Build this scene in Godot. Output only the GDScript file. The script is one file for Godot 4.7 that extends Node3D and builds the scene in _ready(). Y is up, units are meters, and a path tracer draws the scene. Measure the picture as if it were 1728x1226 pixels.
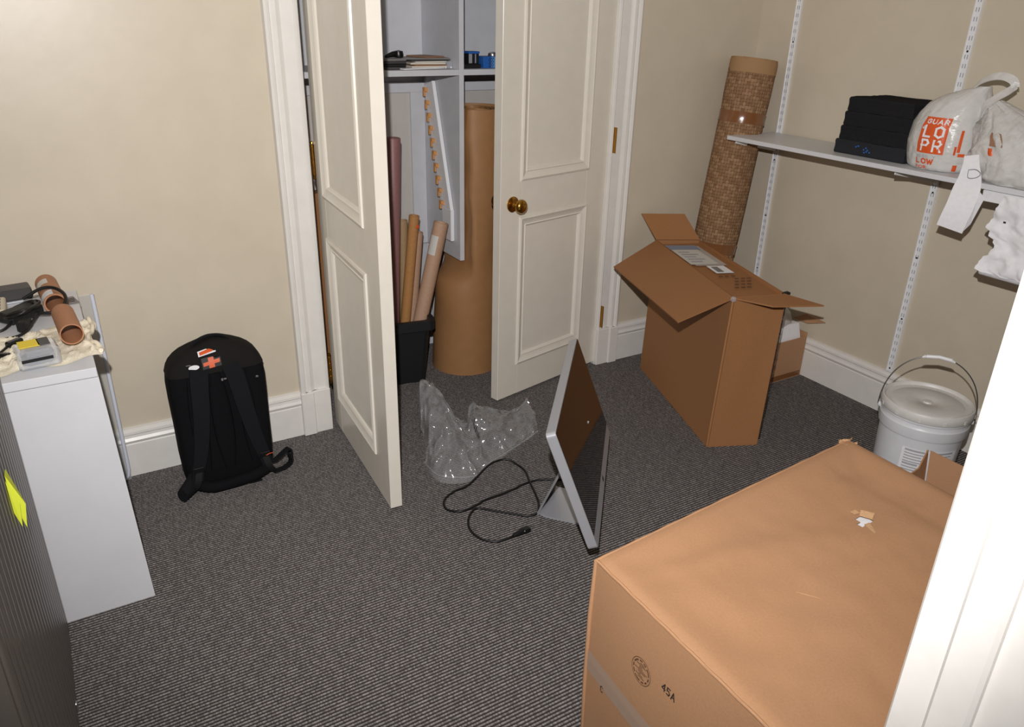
extends Node3D
# A storage room lit by one camera flash. x runs along the back wall (right wall at x = 0), z from the back wall towards the camera.

var M := {}
var offs := {}
var used := {}
var rng := RandomNumberGenerator.new()

# ---------------------------------------------------------------- node helpers
func numbered(called: String) -> String:
	if not used.has(called):
		used[called] = 0
		return called
	used[called] += 1
	return "%s_%03d" % [called, used[called]]

func thing(called: String, label: String, category: String, at := Vector3.ZERO, group := "") -> Node3D:
	var o := Node3D.new()
	o.name = numbered(called)
	add_child(o)
	o.position = at
	offs[o] = at
	o.set_meta("label", label)
	o.set_meta("category", category)
	if group != "":
		o.set_meta("group", group)
	return o

func tag(o: Node, label: String, category: String, group := "") -> void:
	o.set_meta("label", label)
	o.set_meta("category", category)
	if group != "":
		o.set_meta("group", group)

func build(s: SurfaceTool, called: String, mat: Material, parent: Node3D = self) -> MeshInstance3D:
	s.generate_normals()
	s.set_material(mat)
	var o := MeshInstance3D.new()
	o.mesh = s.commit()
	o.name = numbered(called) if parent == self else called
	parent.add_child(o, true)
	if offs.has(parent):
		o.position = -offs[parent]
	return o

func structure(s: SurfaceTool, called: String, mat: Material, parent: Node3D = self) -> MeshInstance3D:
	var o := build(s, called, mat, parent)
	if parent == self:
		o.set_meta("kind", "structure")
	return o

# ---------------------------------------------------------------- mesh helpers
func ms(group := -1) -> SurfaceTool:
	var s := SurfaceTool.new()
	s.begin(Mesh.PRIMITIVE_TRIANGLES)
	s.set_smooth_group(group)
	return s

func tri(s: SurfaceTool, a: Vector3, b: Vector3, c: Vector3) -> void:
	s.add_vertex(a); s.add_vertex(c); s.add_vertex(b)

func quad(s: SurfaceTool, a: Vector3, b: Vector3, c: Vector3, d: Vector3) -> void:
	tri(s, a, b, c); tri(s, a, c, d)

func face(s: SurfaceTool, p: Array, centre: Vector3) -> void:
	var m := Vector3.ZERO
	for q in p: m += q
	m /= p.size()
	var n: Vector3 = (p[1] - p[0]).cross(p[2] - p[0])
	var flip := n.dot(m - centre) < 0.0
	for i in range(1, p.size() - 1):
		if flip: tri(s, p[0], p[i + 1], p[i])
		else: tri(s, p[0], p[i], p[i + 1])

# a box with chamfered edges
func bx(s: SurfaceTool, c: Vector3, size: Vector3, b := 0.0, basis := Basis.IDENTITY) -> void:
	var h := size / 2.0
	b = min(b, min(h.x, min(h.y, h.z)) * 0.95)
	var vtx = func(sg: Vector3, axis: int) -> Vector3:
		var v := Vector3(sg.x * (h.x - b), sg.y * (h.y - b), sg.z * (h.z - b))
		v[axis] = sg[axis] * h[axis]
		return c + basis * v
	for axis in 3:
		var u := (axis + 1) % 3
		var w := (axis + 2) % 3
		for sg in [-1.0, 1.0]:
			var p := []
			for e in [[-1, -1], [1, -1], [1, 1], [-1, 1]]:
				var q := Vector3.ZERO
				q[axis] = sg; q[u] = e[0]; q[w] = e[1]
				p.append(vtx.call(q, axis))
			face(s, p, c)
		if b > 0.0:
			for su in [-1.0, 1.0]:
				for sw in [-1.0, 1.0]:
					var q0 := Vector3.ZERO
					q0[axis] = -1.0; q0[u] = su; q0[w] = sw
					var q1 := q0
					q1[axis] = 1.0
					face(s, [vtx.call(q0, u), vtx.call(q1, u), vtx.call(q1, w), vtx.call(q0, w)], c)
	if b > 0.0:
		for i in 8:
			var q := Vector3(1 if i & 1 else -1, 1 if i & 2 else -1, 1 if i & 4 else -1)
			face(s, [vtx.call(q, 0), vtx.call(q, 1), vtx.call(q, 2)], c)

func span(s: SurfaceTool, a: Vector3, b: Vector3, bev := 0.0) -> void:
	bx(s, (a + b) / 2.0, (b - a).abs(), bev)

# a convex solid from 8 corners: 0-3 one face in order, 4-7 the opposite one
func hexa(s: SurfaceTool, p: Array) -> void:
	var c := Vector3.ZERO
	for q in p: c += q
	c /= 8.0
	face(s, [p[0], p[1], p[2], p[3]], c)
	face(s, [p[4], p[5], p[6], p[7]], c)
	for i in 4:
		var j := (i + 1) % 4
		face(s, [p[i], p[j], p[j + 4], p[i + 4]], c)

# a board from a quad and a thickness
func slab(s: SurfaceTool, a: Vector3, b: Vector3, c: Vector3, d: Vector3, th: float) -> void:
	var n := (b - a).cross(d - a).normalized() * th
	hexa(s, [a, b, c, d, a - n, b - n, c - n, d - n])

func frames(p: Array) -> Array:
	var out := []
	var up := Vector3.UP
	for i in p.size():
		var t: Vector3 = (p[min(i + 1, p.size() - 1)] - p[max(i - 1, 0)]).normalized()
		if i == 0:
			up = Vector3.UP if abs(t.y) < 0.9 else Vector3.RIGHT
		var side := t.cross(up).normalized()
		up = side.cross(t).normalized()
		out.append([side, up, t])
	return out

func tube(s: SurfaceTool, p: Array, r, seg := 10, cap := true) -> void:
	var fr := frames(p)
	var rings := []
	for i in p.size():
		var rad: float = r[i] if r is Array else r
		var ring := []
		for k in seg:
			var a := TAU * k / seg
			ring.append(p[i] + (fr[i][0] * cos(a) + fr[i][1] * sin(a)) * rad)
		rings.append(ring)
	loft(s, rings, cap, cap)

# rings of equal count, running so that the outside faces out
func loft(s: SurfaceTool, rings: Array, cap0 := true, cap1 := true, group := 1) -> void:
	var n: int = rings[0].size()
	s.set_smooth_group(group)
	for i in rings.size() - 1:
		var c := Vector3.ZERO
		for k in n: c += rings[i][k] + rings[i + 1][k]
		c /= 2.0 * n
		for k in n:
			var j := (k + 1) % n
			face(s, [rings[i][k], rings[i][j], rings[i + 1][j], rings[i + 1][k]], c)
	s.set_smooth_group(-1)
	if cap0: fan(s, rings[0], rings[1])
	if cap1: fan(s, rings[-1], rings[-2])

func fan(s: SurfaceTool, ring: Array, inner: Array) -> void:
	var c := Vector3.ZERO
	var d := Vector3.ZERO
	for q in ring: c += q
	for q in inner: d += q
	c /= ring.size()
	d /= inner.size()
	for k in ring.size():
		face(s, [c, ring[k], ring[(k + 1) % ring.size()]], d)

# a profile of (radius, height) turned about an axis; each segment keeps its own smoothing where the profile bends sharply
func lathe(s: SurfaceTool, prof: Array, seg: int, xf := Transform3D.IDENTITY) -> void:
	var g := 1
	for i in prof.size() - 1:
		var a: Vector2 = prof[i]
		var b: Vector2 = prof[i + 1]
		if i > 0:
			var pa: Vector2 = prof[i - 1]
			if abs((a - pa).angle_to(b - a)) > 0.7: g += 1
		s.set_smooth_group(g)
		for k in seg:
			var t0 := TAU * k / seg
			var t1 := TAU * (k + 1) / seg
			var A := xf * Vector3(a.x * cos(t0), a.y, a.x * sin(t0))
			var B := xf * Vector3(a.x * cos(t1), a.y, a.x * sin(t1))
			var C := xf * Vector3(b.x * cos(t1), b.y, b.x * sin(t1))
			var D := xf * Vector3(b.x * cos(t0), b.y, b.x * sin(t0))
			if a.x > 1e-6: tri(s, A, C, B)
			if b.x > 1e-6: tri(s, A, D, C)
	s.set_smooth_group(-1)

func grid(s: SurfaceTool, nu: int, nv: int, f: Callable, group := 1) -> void:
	s.set_smooth_group(group)
	for i in nu:
		for j in nv:
			var u0 := float(i) / nu
			var u1 := float(i + 1) / nu
			var v0 := float(j) / nv
			var v1 := float(j + 1) / nv
			quad(s, f.call(u0, v0), f.call(u1, v0), f.call(u1, v1), f.call(u0, v1))
	s.set_smooth_group(-1)

# a flat band along a path: w wide along side, th thick
func band(s: SurfaceTool, p: Array, sides, w, th: float) -> void:
	var rings := []
	for i in p.size():
		var t: Vector3 = (p[min(i + 1, p.size() - 1)] - p[max(i - 1, 0)]).normalized()
		var side: Vector3 = sides[i] if sides is Array else sides
		side = (side - t * side.dot(t)).normalized()
		var n := side.cross(t).normalized()
		var ww: float = w[i] if w is Array else w
		rings.append([p[i] + side * ww / 2 + n * th / 2, p[i] - side * ww / 2 + n * th / 2, p[i] - side * ww / 2 - n * th / 2, p[i] + side * ww / 2 - n * th / 2])
	for k in 4:
		s.set_smooth_group(k + 1)
		for i in rings.size() - 1:
			var c := Vector3.ZERO
			for q in 4: c += rings[i][q] + rings[i + 1][q]
			face(s, [rings[i][k], rings[i][(k + 1) % 4], rings[i + 1][(k + 1) % 4], rings[i + 1][k]], c / 8.0)
	s.set_smooth_group(-1)
	fan(s, rings[0], rings[1])
	fan(s, rings[-1], rings[-2])

func spline(p: Array, n: int) -> Array:
	var c := Curve3D.new()
	for i in p.size():
		var a: Vector3 = p[max(i - 1, 0)]
		var b: Vector3 = p[min(i + 1, p.size() - 1)]
		var t := (b - a) / 6.0
		c.add_point(p[i], -t, t)
	c.bake_interval = 0.004
	var out := []
	var l := c.get_baked_length()
	for i in n + 1:
		out.append(c.sample_baked(l * i / n, true))
	return out

# a moulding profile of (out, up) run along a straight line
func mould(s: SurfaceTool, prof: Array, a: Vector3, b: Vector3, out: Vector3, up := Vector3.UP) -> void:
	var ra := []
	var rb := []
	var c := Vector3.ZERO
	for q in prof:
		ra.append(a + out * q.x + up * q.y)
		rb.append(b + out * q.x + up * q.y)
		c += ra[-1] + rb[-1]
	c /= 2.0 * prof.size()
	for i in prof.size() - 1:
		face(s, [ra[i], ra[i + 1], rb[i + 1], rb[i]], c - out * 0.2)
	for r in [[ra, a], [rb, b]]:
		var inner: Vector3 = (a + b) / 2.0
		for i in prof.size() - 1:
			face(s, [r[1] + up * prof[0].y, r[0][i], r[0][i + 1]], inner)

# simple stroke lettering: polylines in a unit cell, drawn as thin raised strips over the surface f(u, v)
const FONT := {
	"G": [[0.9, 0.85, 0.5, 1, 0.1, 0.8, 0.1, 0.2, 0.5, 0, 0.9, 0.2, 0.9, 0.5, 0.55, 0.5]],
	"U": [[0.1, 1, 0.1, 0.2, 0.5, 0, 0.9, 0.2, 0.9, 1]],
	"A": [[0.05, 0, 0.5, 1, 0.95, 0], [0.22, 0.35, 0.78, 0.35]],
	"R": [[0.1, 0, 0.1, 1, 0.7, 1, 0.9, 0.75, 0.7, 0.5, 0.1, 0.5], [0.5, 0.5, 0.9, 0]],
	"L": [[0.1, 1, 0.1, 0, 0.85, 0]],
	"O": [[0.5, 1, 0.1, 0.8, 0.1, 0.2, 0.5, 0, 0.9, 0.2, 0.9, 0.8, 0.5, 1]],
	"P": [[0.1, 0, 0.1, 1, 0.7, 1, 0.9, 0.75, 0.7, 0.5, 0.1, 0.5]],
	"W": [[0.0, 1, 0.25, 0, 0.5, 0.8, 0.75, 0, 1, 1]],
	"N": [[0.1, 0, 0.1, 1, 0.9, 0, 0.9, 1]],
	"B": [[0.1, 0, 0.1, 1, 0.7, 1, 0.85, 0.75, 0.7, 0.52, 0.1, 0.52], [0.7, 0.52, 0.9, 0.27, 0.7, 0, 0.1, 0]],
	"Y": [[0.05, 1, 0.5, 0.5, 0.95, 1], [0.5, 0.5, 0.5, 0]],
	"F": [[0.1, 0, 0.1, 1, 0.9, 1], [0.1, 0.52, 0.7, 0.52]],
	"C": [[0.9, 0.85, 0.5, 1, 0.1, 0.8, 0.1, 0.2, 0.5, 0, 0.9, 0.15]],
	"4": [[0.75, 0, 0.75, 1, 0.05, 0.3, 0.95, 0.3]],
	"5": [[0.9, 1, 0.15, 1, 0.1, 0.55, 0.6, 0.6, 0.9, 0.35, 0.7, 0.03, 0.1, 0.05]],
}
func write(s: SurfaceTool, text: String, u0: float, v0: float, cw: float, ch: float, gap: float, pen: float, f: Callable) -> void:
	for i in text.length():
		if not FONT.has(text[i]): continue
		var x := u0 + i * (cw + gap)
		for line in FONT[text[i]]:
			for k in range(0, line.size() - 3, 2):
				var a := Vector2(x + line[k] * cw, v0 + line[k + 1] * ch)
				var b := Vector2(x + line[k + 2] * cw, v0 + line[k + 3] * ch)
				var d := (b - a).normalized() * pen * 0.45
				a -= d
				b += d
				var n := Vector2(-d.y, d.x) / 0.45 * 0.5
				quad(s, f.call(a.x - n.x, a.y - n.y), f.call(b.x - n.x, b.y - n.y), f.call(b.x + n.x, b.y + n.y), f.call(a.x + n.x, a.y + n.y))

# ---------------------------------------------------------------- materials
func noise_tex(seed_: int, freq: float, c0: Color, c1: Color, size := 256, oct := 4, sx := 1.0, normal := 0.0) -> ImageTexture:
	var n := FastNoiseLite.new()
	n.seed = seed_
	n.noise_type = FastNoiseLite.TYPE_SIMPLEX_SMOOTH
	n.frequency = freq
	n.fractal_octaves = oct
	var g := n.get_seamless_image(size, size)
	g.convert(Image.FORMAT_RGBA8)
	if sx != 1.0:
		g.resize(int(size * sx), size)
	var w := g.get_width()
	var h := g.get_height()
	if normal > 0.0:
		g.bump_map_to_normal_map(normal)
		g.generate_mipmaps()
		return ImageTexture.create_from_image(g)
	var im := Image.create(w, h, false, Image.FORMAT_RGB8)
	for y in h:
		for x in w:
			im.set_pixel(x, y, c0.lerp(c1, clampf(g.get_pixel(x, y).r, 0.0, 1.0)))
	return ImageTexture.create_from_image(im)

func mat(c: Color, rough := 0.6, metal := 0.0, spec := 0.5) -> StandardMaterial3D:
	var m := StandardMaterial3D.new()
	m.albedo_color = c
	m.roughness = rough
	m.metallic = metal
	m.metallic_specular = spec
	return m

func tri_mat(tex: Texture2D, scale: float, rough: float, spec := 0.5, nrm: Texture2D = null, nscale := 0.3) -> StandardMaterial3D:
	var m := mat(Color.WHITE, rough, 0.0, spec)
	m.albedo_texture = tex
	m.uv1_triplanar = true
	m.uv1_world_triplanar = true
	m.uv1_scale = Vector3.ONE * scale
	if nrm:
		m.normal_enabled = true
		m.normal_texture = nrm
		m.normal_scale = nscale
	return m

func rgb(r: int, g: int, b: int) -> Color:
	return Color8(r, g, b)

func carpet_tex() -> ImageTexture:
	# sixteen ribs of mixed light and dark yarn
	var w := 1024
	var h := 256
	var n := FastNoiseLite.new()
	n.seed = 5
	n.frequency = 0.09
	var im := Image.create(w, h, false, Image.FORMAT_RGB8)
	var r := RandomNumberGenerator.new()
	r.seed = 77
	var ph := []
	for i in 16: ph.append(r.randf() * 900.0)
	for y in h:
		var rib := y / 16
		var t := float(y % 16) / 16.0
		var top := smoothstep(0.1, 0.42, t) * (1.0 - smoothstep(0.62, 0.92, t))
		for x in w:
			var a := TAU * x / w
			var v := n.get_noise_3d(cos(a) * 160.0 * 1.0, sin(a) * 160.0, ph[rib] + t * 3.0)
			var k := clampf(top * (0.78 + 0.55 * v) + 0.12 * v, 0.0, 1.0)
			im.set_pixel(x, y, rgb(54, 50, 49).lerp(rgb(152, 147, 145), k))
	im.generate_mipmaps()
	return ImageTexture.create_from_image(im)

func weave_tex(height: bool) -> ImageTexture:
	# a plain basket weave: over and under strands, eight by eight
	var size := 256
	var cell := 32
	var n := FastNoiseLite.new()
	n.seed = 31
	n.frequency = 0.05
	var r := RandomNumberGenerator.new()
	r.seed = 9
	var tone := []
	for i in 64: tone.append(r.randf())
	var im := Image.create(size, size, false, Image.FORMAT_RGB8)
	for y in size:
		for x in size:
			var cx := x / cell
			var cy := y / cell
			var fx := absf(float(x % cell) / cell - 0.5) * 2.0
			var fy := absf(float(y % cell) / cell - 0.5) * 2.0
			var over := (cx + cy) % 2 == 0
			var across: float = fy if over else fx
			var along: float = fx if over else fy
			var hgt: float = sqrt(maxf(0.0, 1.0 - across * across)) * (1.0 - 0.55 * along * along)
			if height:
				im.set_pixel(x, y, Color(hgt, hgt, hgt))
			else:
				var t: float = tone[cy * 8 + cx] * 0.6 + 0.2 + n.get_noise_2d(x * (1.0 if over else 4.0), y * (4.0 if over else 1.0)) * 0.5
				var c := rgb(126, 94, 68).lerp(rgb(178, 144, 112), clampf(t, 0.0, 1.0))
				im.set_pixel(x, y, rgb(76, 54, 34).lerp(c, smoothstep(0.05, 0.45, hgt)))
	if height:
		im.bump_map_to_normal_map(6.0)
	im.generate_mipmaps()
	return ImageTexture.create_from_image(im)

func make_materials() -> void:
	var fine := noise_tex(3, 0.06, Color.WHITE, Color.WHITE, 256, 4, 1.0, 3.0)
	M.wall = tri_mat(noise_tex(1, 0.02, rgb(205, 194, 175), rgb(211, 200, 181)), 0.9, 0.36, 0.5, fine, 0.015)
	M.trim = tri_mat(noise_tex(2, 0.03, rgb(226, 223, 218), rgb(233, 230, 225)), 1.4, 0.32, 0.5, fine, 0.03)
	M.door = tri_mat(noise_tex(2, 0.03, rgb(226, 220, 208), rgb(232, 226, 214)), 1.4, 0.3, 0.5, fine, 0.03)
	M.ceiling = mat(rgb(222, 218, 208), 0.8)
	M.closet = tri_mat(noise_tex(4, 0.03, rgb(203, 204, 209), rgb(211, 212, 217)), 1.2, 0.6)
	M.closet_back = tri_mat(noise_tex(6, 0.03, rgb(196, 191, 186), rgb(202, 197, 192)), 1.2, 0.6)
	M.carpet = mat(Color.WHITE, 0.95, 0.0, 0.1)
	M.carpet.albedo_texture = carpet_tex()
	M.carpet_base = mat(rgb(52, 48, 46), 0.95, 0.0, 0.1)
	var cn := noise_tex(12, 0.05, Color.WHITE, Color.WHITE, 256, 5, 1.0, 2.0)
	M.card = tri_mat(noise_tex(11, 0.12, rgb(174, 132, 98), rgb(184, 141, 106), 256, 5), 5.0, 0.6, 0.4, cn, 0.12)
	M.card_old = tri_mat(noise_tex(51, 0.1, rgb(152, 106, 68), rgb(162, 115, 76), 256, 5), 4.0, 0.65, 0.35, cn, 0.12)
	M.card_torn = tri_mat(noise_tex(14, 0.12, rgb(186, 146, 108), rgb(206, 168, 130), 256, 5), 6.0, 0.8, 0.2, cn, 0.5)
	M.kraft = tri_mat(noise_tex(15, 0.03, rgb(158, 116, 76), rgb(166, 123, 82), 256, 5), 2.0, 0.5, 0.4, cn, 0.06)
	M.white = mat(rgb(236, 237, 240), 0.35)
	M.white_matte = tri_mat(noise_tex(16, 0.05, rgb(226, 226, 230), rgb(238, 238, 241)), 3.0, 0.7)
	M.melamine = tri_mat(noise_tex(17, 0.02, rgb(212, 213, 217), rgb(218, 219, 223)), 1.0, 0.4)
	M.paper = tri_mat(noise_tex(18, 0.05, rgb(232, 232, 236), rgb(242, 242, 245)), 4.0, 0.75)
	M.steel = mat(rgb(178, 178, 182), 0.3, 0.9)
	M.alu = mat(rgb(200, 202, 208), 0.4, 0.55)
	M.brass = tri_mat(noise_tex(19, 0.08, rgb(164, 112, 44), rgb(210, 166, 84)), 20.0, 0.24)
	M.brass.metallic = 1.0
	M.black = mat(rgb(20, 20, 21), 0.55)
	M.black_plastic = mat(rgb(17, 18, 19), 0.32)
	M.bin = mat(rgb(26, 28, 31), 0.5)
	M.rubber = mat(rgb(18, 18, 18), 0.45)
	M.glass = mat(rgb(10, 10, 11), 0.04, 0.0, 0.8)
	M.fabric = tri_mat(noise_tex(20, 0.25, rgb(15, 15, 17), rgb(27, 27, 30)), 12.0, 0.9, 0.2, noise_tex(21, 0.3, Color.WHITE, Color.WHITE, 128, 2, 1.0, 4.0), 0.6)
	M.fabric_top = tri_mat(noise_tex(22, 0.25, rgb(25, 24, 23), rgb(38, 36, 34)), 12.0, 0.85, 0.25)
	M.strap = tri_mat(noise_tex(23, 0.3, rgb(21, 22, 25), rgb(34, 35, 38)), 14.0, 0.9, 0.2)
	M.foam = tri_mat(noise_tex(24, 0.3, rgb(30, 30, 32), rgb(58, 58, 61), 256, 3), 9.0, 0.95, 0.1, noise_tex(25, 0.3, Color.WHITE, Color.WHITE, 128, 2, 1.0, 6.0), 1.0)
	M.foam_speck = tri_mat(noise_tex(26, 0.3, rgb(34, 35, 38), rgb(60, 62, 66), 256, 3), 9.0, 0.95, 0.1)
	M.weave = mat(Color.WHITE, 0.85, 0.0, 0.2)
	M.weave.albedo_texture = weave_tex(false)
	M.weave.normal_enabled = true
	M.weave.normal_texture = weave_tex(true)
	M.weave.normal_scale = 1.0
	M.felt = tri_mat(noise_tex(27, 0.2, rgb(160, 126, 92), rgb(176, 142, 106)), 10.0, 0.9, 0.1)
	M.brown_tape = mat(rgb(128, 84, 52), 0.16)
	M.clear_tape = mat(rgb(186, 160, 140), 0.3)
	M.clear_tape.transparency = BaseMaterial3D.TRANSPARENCY_ALPHA
	M.clear_tape.albedo_color.a = 0.8
	M.pail = tri_mat(noise_tex(28, 0.03, rgb(214, 216, 221), rgb(222, 224, 228)), 2.0, 0.35)
	M.pail_lid = tri_mat(noise_tex(29, 0.04, rgb(208, 206, 202), rgb(218, 216, 212)), 3.0, 0.4)
	M.wire = mat(rgb(120, 120, 124), 0.35, 0.9)
	M.film = mat(Color(0.93, 0.94, 0.95, 0.15), 0.1, 0.0, 0.9)
	M.film.transparency = BaseMaterial3D.TRANSPARENCY_ALPHA
	M.film.cull_mode = BaseMaterial3D.CULL_DISABLED
	M.acrylic = mat(Color(0.92, 0.94, 0.96, 0.16), 0.06, 0.0, 0.6)
	M.acrylic.transparency = BaseMaterial3D.TRANSPARENCY_ALPHA
	M.acrylic_edge = mat(rgb(214, 219, 232), 0.3)
	M.bag = mat(Color(0.90, 0.895, 0.885, 0.8), 0.3, 0.0, 0.5)
	M.bag.transparency = BaseMaterial3D.TRANSPARENCY_ALPHA
	M.bag.cull_mode = BaseMaterial3D.CULL_DISABLED
	M.bag.normal_enabled = true
	M.bag.normal_texture = noise_tex(52, 0.03, Color.WHITE, Color.WHITE, 256, 4, 1.0, 10.0)
	M.bag.normal_scale = 0.35
	M.bag.uv1_triplanar = true
	M.bag.uv1_world_triplanar = true
	M.bag.uv1_scale = Vector3.ONE * 3.0
	M.slot = mat(rgb(150, 152, 160), 0.5)
	M.orange = mat(rgb(222, 92, 38), 0.4)
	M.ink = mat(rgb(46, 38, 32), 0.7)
	M.ink_faint = mat(rgb(96, 66, 44), 0.7)
	M.ink_grey = mat(rgb(172, 174, 180), 0.6)
	M.rose = tri_mat(noise_tex(30, 0.05, rgb(140, 98, 97), rgb(152, 109, 108)), 4.0, 0.45)
	M.tube_olive = tri_mat(noise_tex(33, 0.05, rgb(168, 138, 100), rgb(180, 150, 112)), 4.0, 0.6)
	M.tube_brown = tri_mat(noise_tex(34, 0.05, rgb(178, 128, 78), rgb(192, 142, 90)), 4.0, 0.35)
	M.tube_tan = tri_mat(noise_tex(35, 0.05, rgb(186, 150, 124), rgb(196, 160, 134)), 4.0, 0.6)
	M.tube_card = tri_mat(noise_tex(36, 0.05, rgb(168, 116, 82), rgb(184, 130, 94)), 6.0, 0.6)
	M.peg = tri_mat(noise_tex(37, 0.06, rgb(196, 136, 78), rgb(218, 162, 100)), 12.0, 0.5)
	M.cloth = tri_mat(noise_tex(38, 0.15, rgb(228, 218, 196), rgb(240, 232, 212)), 8.0, 0.9, 0.1, noise_tex(39, 0.2, Color.WHITE, Color.WHITE, 128, 3, 1.0, 4.0), 0.4)
	M.ribbed = mat(rgb(104, 98, 93), 0.3, 0.3)
	M.sticky = mat(rgb(214, 224, 60), 0.7)
	M.blue = mat(rgb(38, 98, 178), 0.45)
	M.blue_light = mat(rgb(92, 142, 204), 0.45)
	M.grey_dark = mat(rgb(66, 64, 64), 0.5)
	M.grey = mat(rgb(128, 126, 124), 0.5)
	M.cream = mat(rgb(214, 204, 182), 0.45)
	M.yellow = mat(rgb(238, 210, 40), 0.45)
	M.blister = mat(Color(0.9, 0.92, 0.95, 0.3), 0.08, 0.0, 0.7)
	M.blister.transparency = BaseMaterial3D.TRANSPARENCY_ALPHA
	M.bubble = mat(Color(0.82, 0.8, 0.78, 0.75), 0.3)
	M.bubble.transparency = BaseMaterial3D.TRANSPARENCY_ALPHA
	M.book_a = mat(rgb(222, 216, 204), 0.7)
	M.book_b = mat(rgb(152, 112, 84), 0.6)
	M.label = tri_mat(noise_tex(40, 0.2, rgb(190, 188, 182), rgb(236, 234, 228), 128, 2), 20.0, 0.4)
	M.label_blue = mat(rgb(132, 146, 172), 0.4)

# ---------------------------------------------------------------- the room
func make_shell() -> void:
	# carpeted floor
	var s := ms()
	span(s, Vector3(-4.4, -0.12, -0.8), Vector3(0.12, -0.003, 4.4))
	var fl := structure(s, "floor", M.carpet_base)
	s = ms()
	var pitch := 0.0105
	var n := int(4.9 / pitch)
	for i in n:
		var z := -0.64 + i * pitch
		s.set_smooth_group(1)
		for k in 4:
			var t0 := k / 4.0
			var t1 := (k + 1) / 4.0
			var y0 := -0.003 + 0.003 * sin(PI * t0)
			var y1 := -0.003 + 0.003 * sin(PI * t1)
			var P := [Vector3(-4.3, y0, z + t0 * pitch), Vector3(-4.3, y1, z + t1 * pitch), Vector3(0, y1, z + t1 * pitch), Vector3(0, y0, z + t0 * pitch)]
			var v0: float = (i % 16 + t0) / 16.0
			var v1: float = (i % 16 + t1) / 16.0
			var sh: float = float((i * 37) % 101) / 101.0
			var U := [Vector2(sh, v0), Vector2(sh, v1), Vector2(sh + 4.3 / 0.55, v1), Vector2(sh + 4.3 / 0.55, v0)]
			for q in [0, 2, 1, 0, 3, 2]:
				s.set_uv(U[q])
				s.add_vertex(P[q])
	build(s, "carpet_ribs", M.carpet, fl).set_meta("kind", "stuff")

	s = ms()
	span(s, Vector3(-4.4, 2.6, -0.8), Vector3(0.12, 2.72, 4.4))
	structure(s, "ceiling", M.ceiling)
	s = ms()
	span(s, Vector3(-4.3, 0, -0.12), Vector3(-2.205, 2.6, 0))
	span(s, Vector3(-0.835, 0, -0.12), Vector3(0, 2.6, 0))
	span(s, Vector3(-2.205, 2.06, -0.12), Vector3(-0.835, 2.6, 0))
	structure(s, "wall_back", M.wall)
	s = ms()
	span(s, Vector3(0, 0, -0.12), Vector3(0.12, 2.6, 4.4))
	structure(s, "wall_right", M.wall)
	s = ms()
	span(s, Vector3(-4.42, 0, -0.12), Vector3(-4.3, 2.6, 4.4))
	structure(s, "wall_left", M.wall)
	# the wall the photographer stands behind, with its doorway
	s = ms()
	span(s, Vector3(-4.3, 0, 2.53), Vector3(-3.42, 2.6, 2.66))
	span(s, Vector3(-2.35, 0, 2.53), Vector3(0, 2.6, 2.66))
	span(s, Vector3(-3.42, 2.1, 2.53), Vector3(-2.35, 2.6, 2.66))
	structure(s, "wall_front", M.wall)
	s = ms()
	span(s, Vector3(-4.3, 0, 4.3), Vector3(0, 2.6, 4.4))
	structure(s, "wall_hall", M.wall)
	s = ms()
	span(s, Vector3(-2.364, 0, 2.512), Vector3(-2.346, 2.1, 2.68), 0.003)
	span(s, Vector3(-2.376, 0, 2.552), Vector3(-2.362, 2.1, 2.592), 0.004)
	span(s, Vector3(-2.355, 0, 2.512), Vector3(-2.25, 2.2, 2.531), 0.006)
	span(s, Vector3(-2.365, 0, 2.659), Vector3(-2.26, 2.2, 2.69), 0.006)
	span(s, Vector3(-3.42, 0, 2.505), Vector3(-3.402, 2.1, 2.68), 0.003)
	span(s, Vector3(-3.42, 2.08, 2.505), Vector3(-2.35, 2.098, 2.68), 0.003)
	structure(s, "trim_entry", M.trim)

	# closet behind the double doors
	s = ms()
	span(s, Vector3(-2.6, 0, -0.72), Vector3(-0.5, 2.6, -0.61))
	var cbk := structure(s, "wall_closet_back", M.closet)
	s = ms()
	span(s, Vector3(-2.498, 0.02, -0.6105), Vector3(-1.535, 1.256, -0.603))
	span(s, Vector3(-1.4405, 0.02, -0.6105), Vector3(-0.602, 1.256, -0.603))
	build(s, "back_panel", M.closet_back, cbk)
	s = ms()
	span(s, Vector3(-2.6, 0, -0.61), Vector3(-2.5, 2.6, -0.12))
	structure(s, "wall_closet_left", M.closet)
	s = ms()
	span(s, Vector3(-0.6, 0, -0.61), Vector3(-0.5, 2.6, -0.12))
	structure(s, "wall_closet_right", M.closet)

	# skirting boards
	var sk := [Vector2(0.016, 0), Vector2(0.016, 0.128), Vector2(0.013, 0.132), Vector2(0.019, 0.137), Vector2(0.023, 0.146), Vector2(0.017, 0.156), Vector2(0.016, 0.166), Vector2(0.021, 0.171), Vector2(0.02, 0.18), Vector2(0.011, 0.19), Vector2(0.0, 0.193)]
	s = ms()
	mould(s, sk, Vector3(-4.3, 0, 0), Vector3(-2.318, 0, 0), Vector3.BACK)
	structure(s, "baseboard_back", M.trim)
	s = ms()
	mould(s, sk, Vector3(-0.738, 0, 0), Vector3(0, 0, 0), Vector3.BACK)
	structure(s, "baseboard_corner", M.trim)
	s = ms()
	mould(s, sk, Vector3(0, 0, 0), Vector3(0, 0, 2.53), Vector3.LEFT)
	structure(s, "baseboard_right", M.trim)

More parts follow.
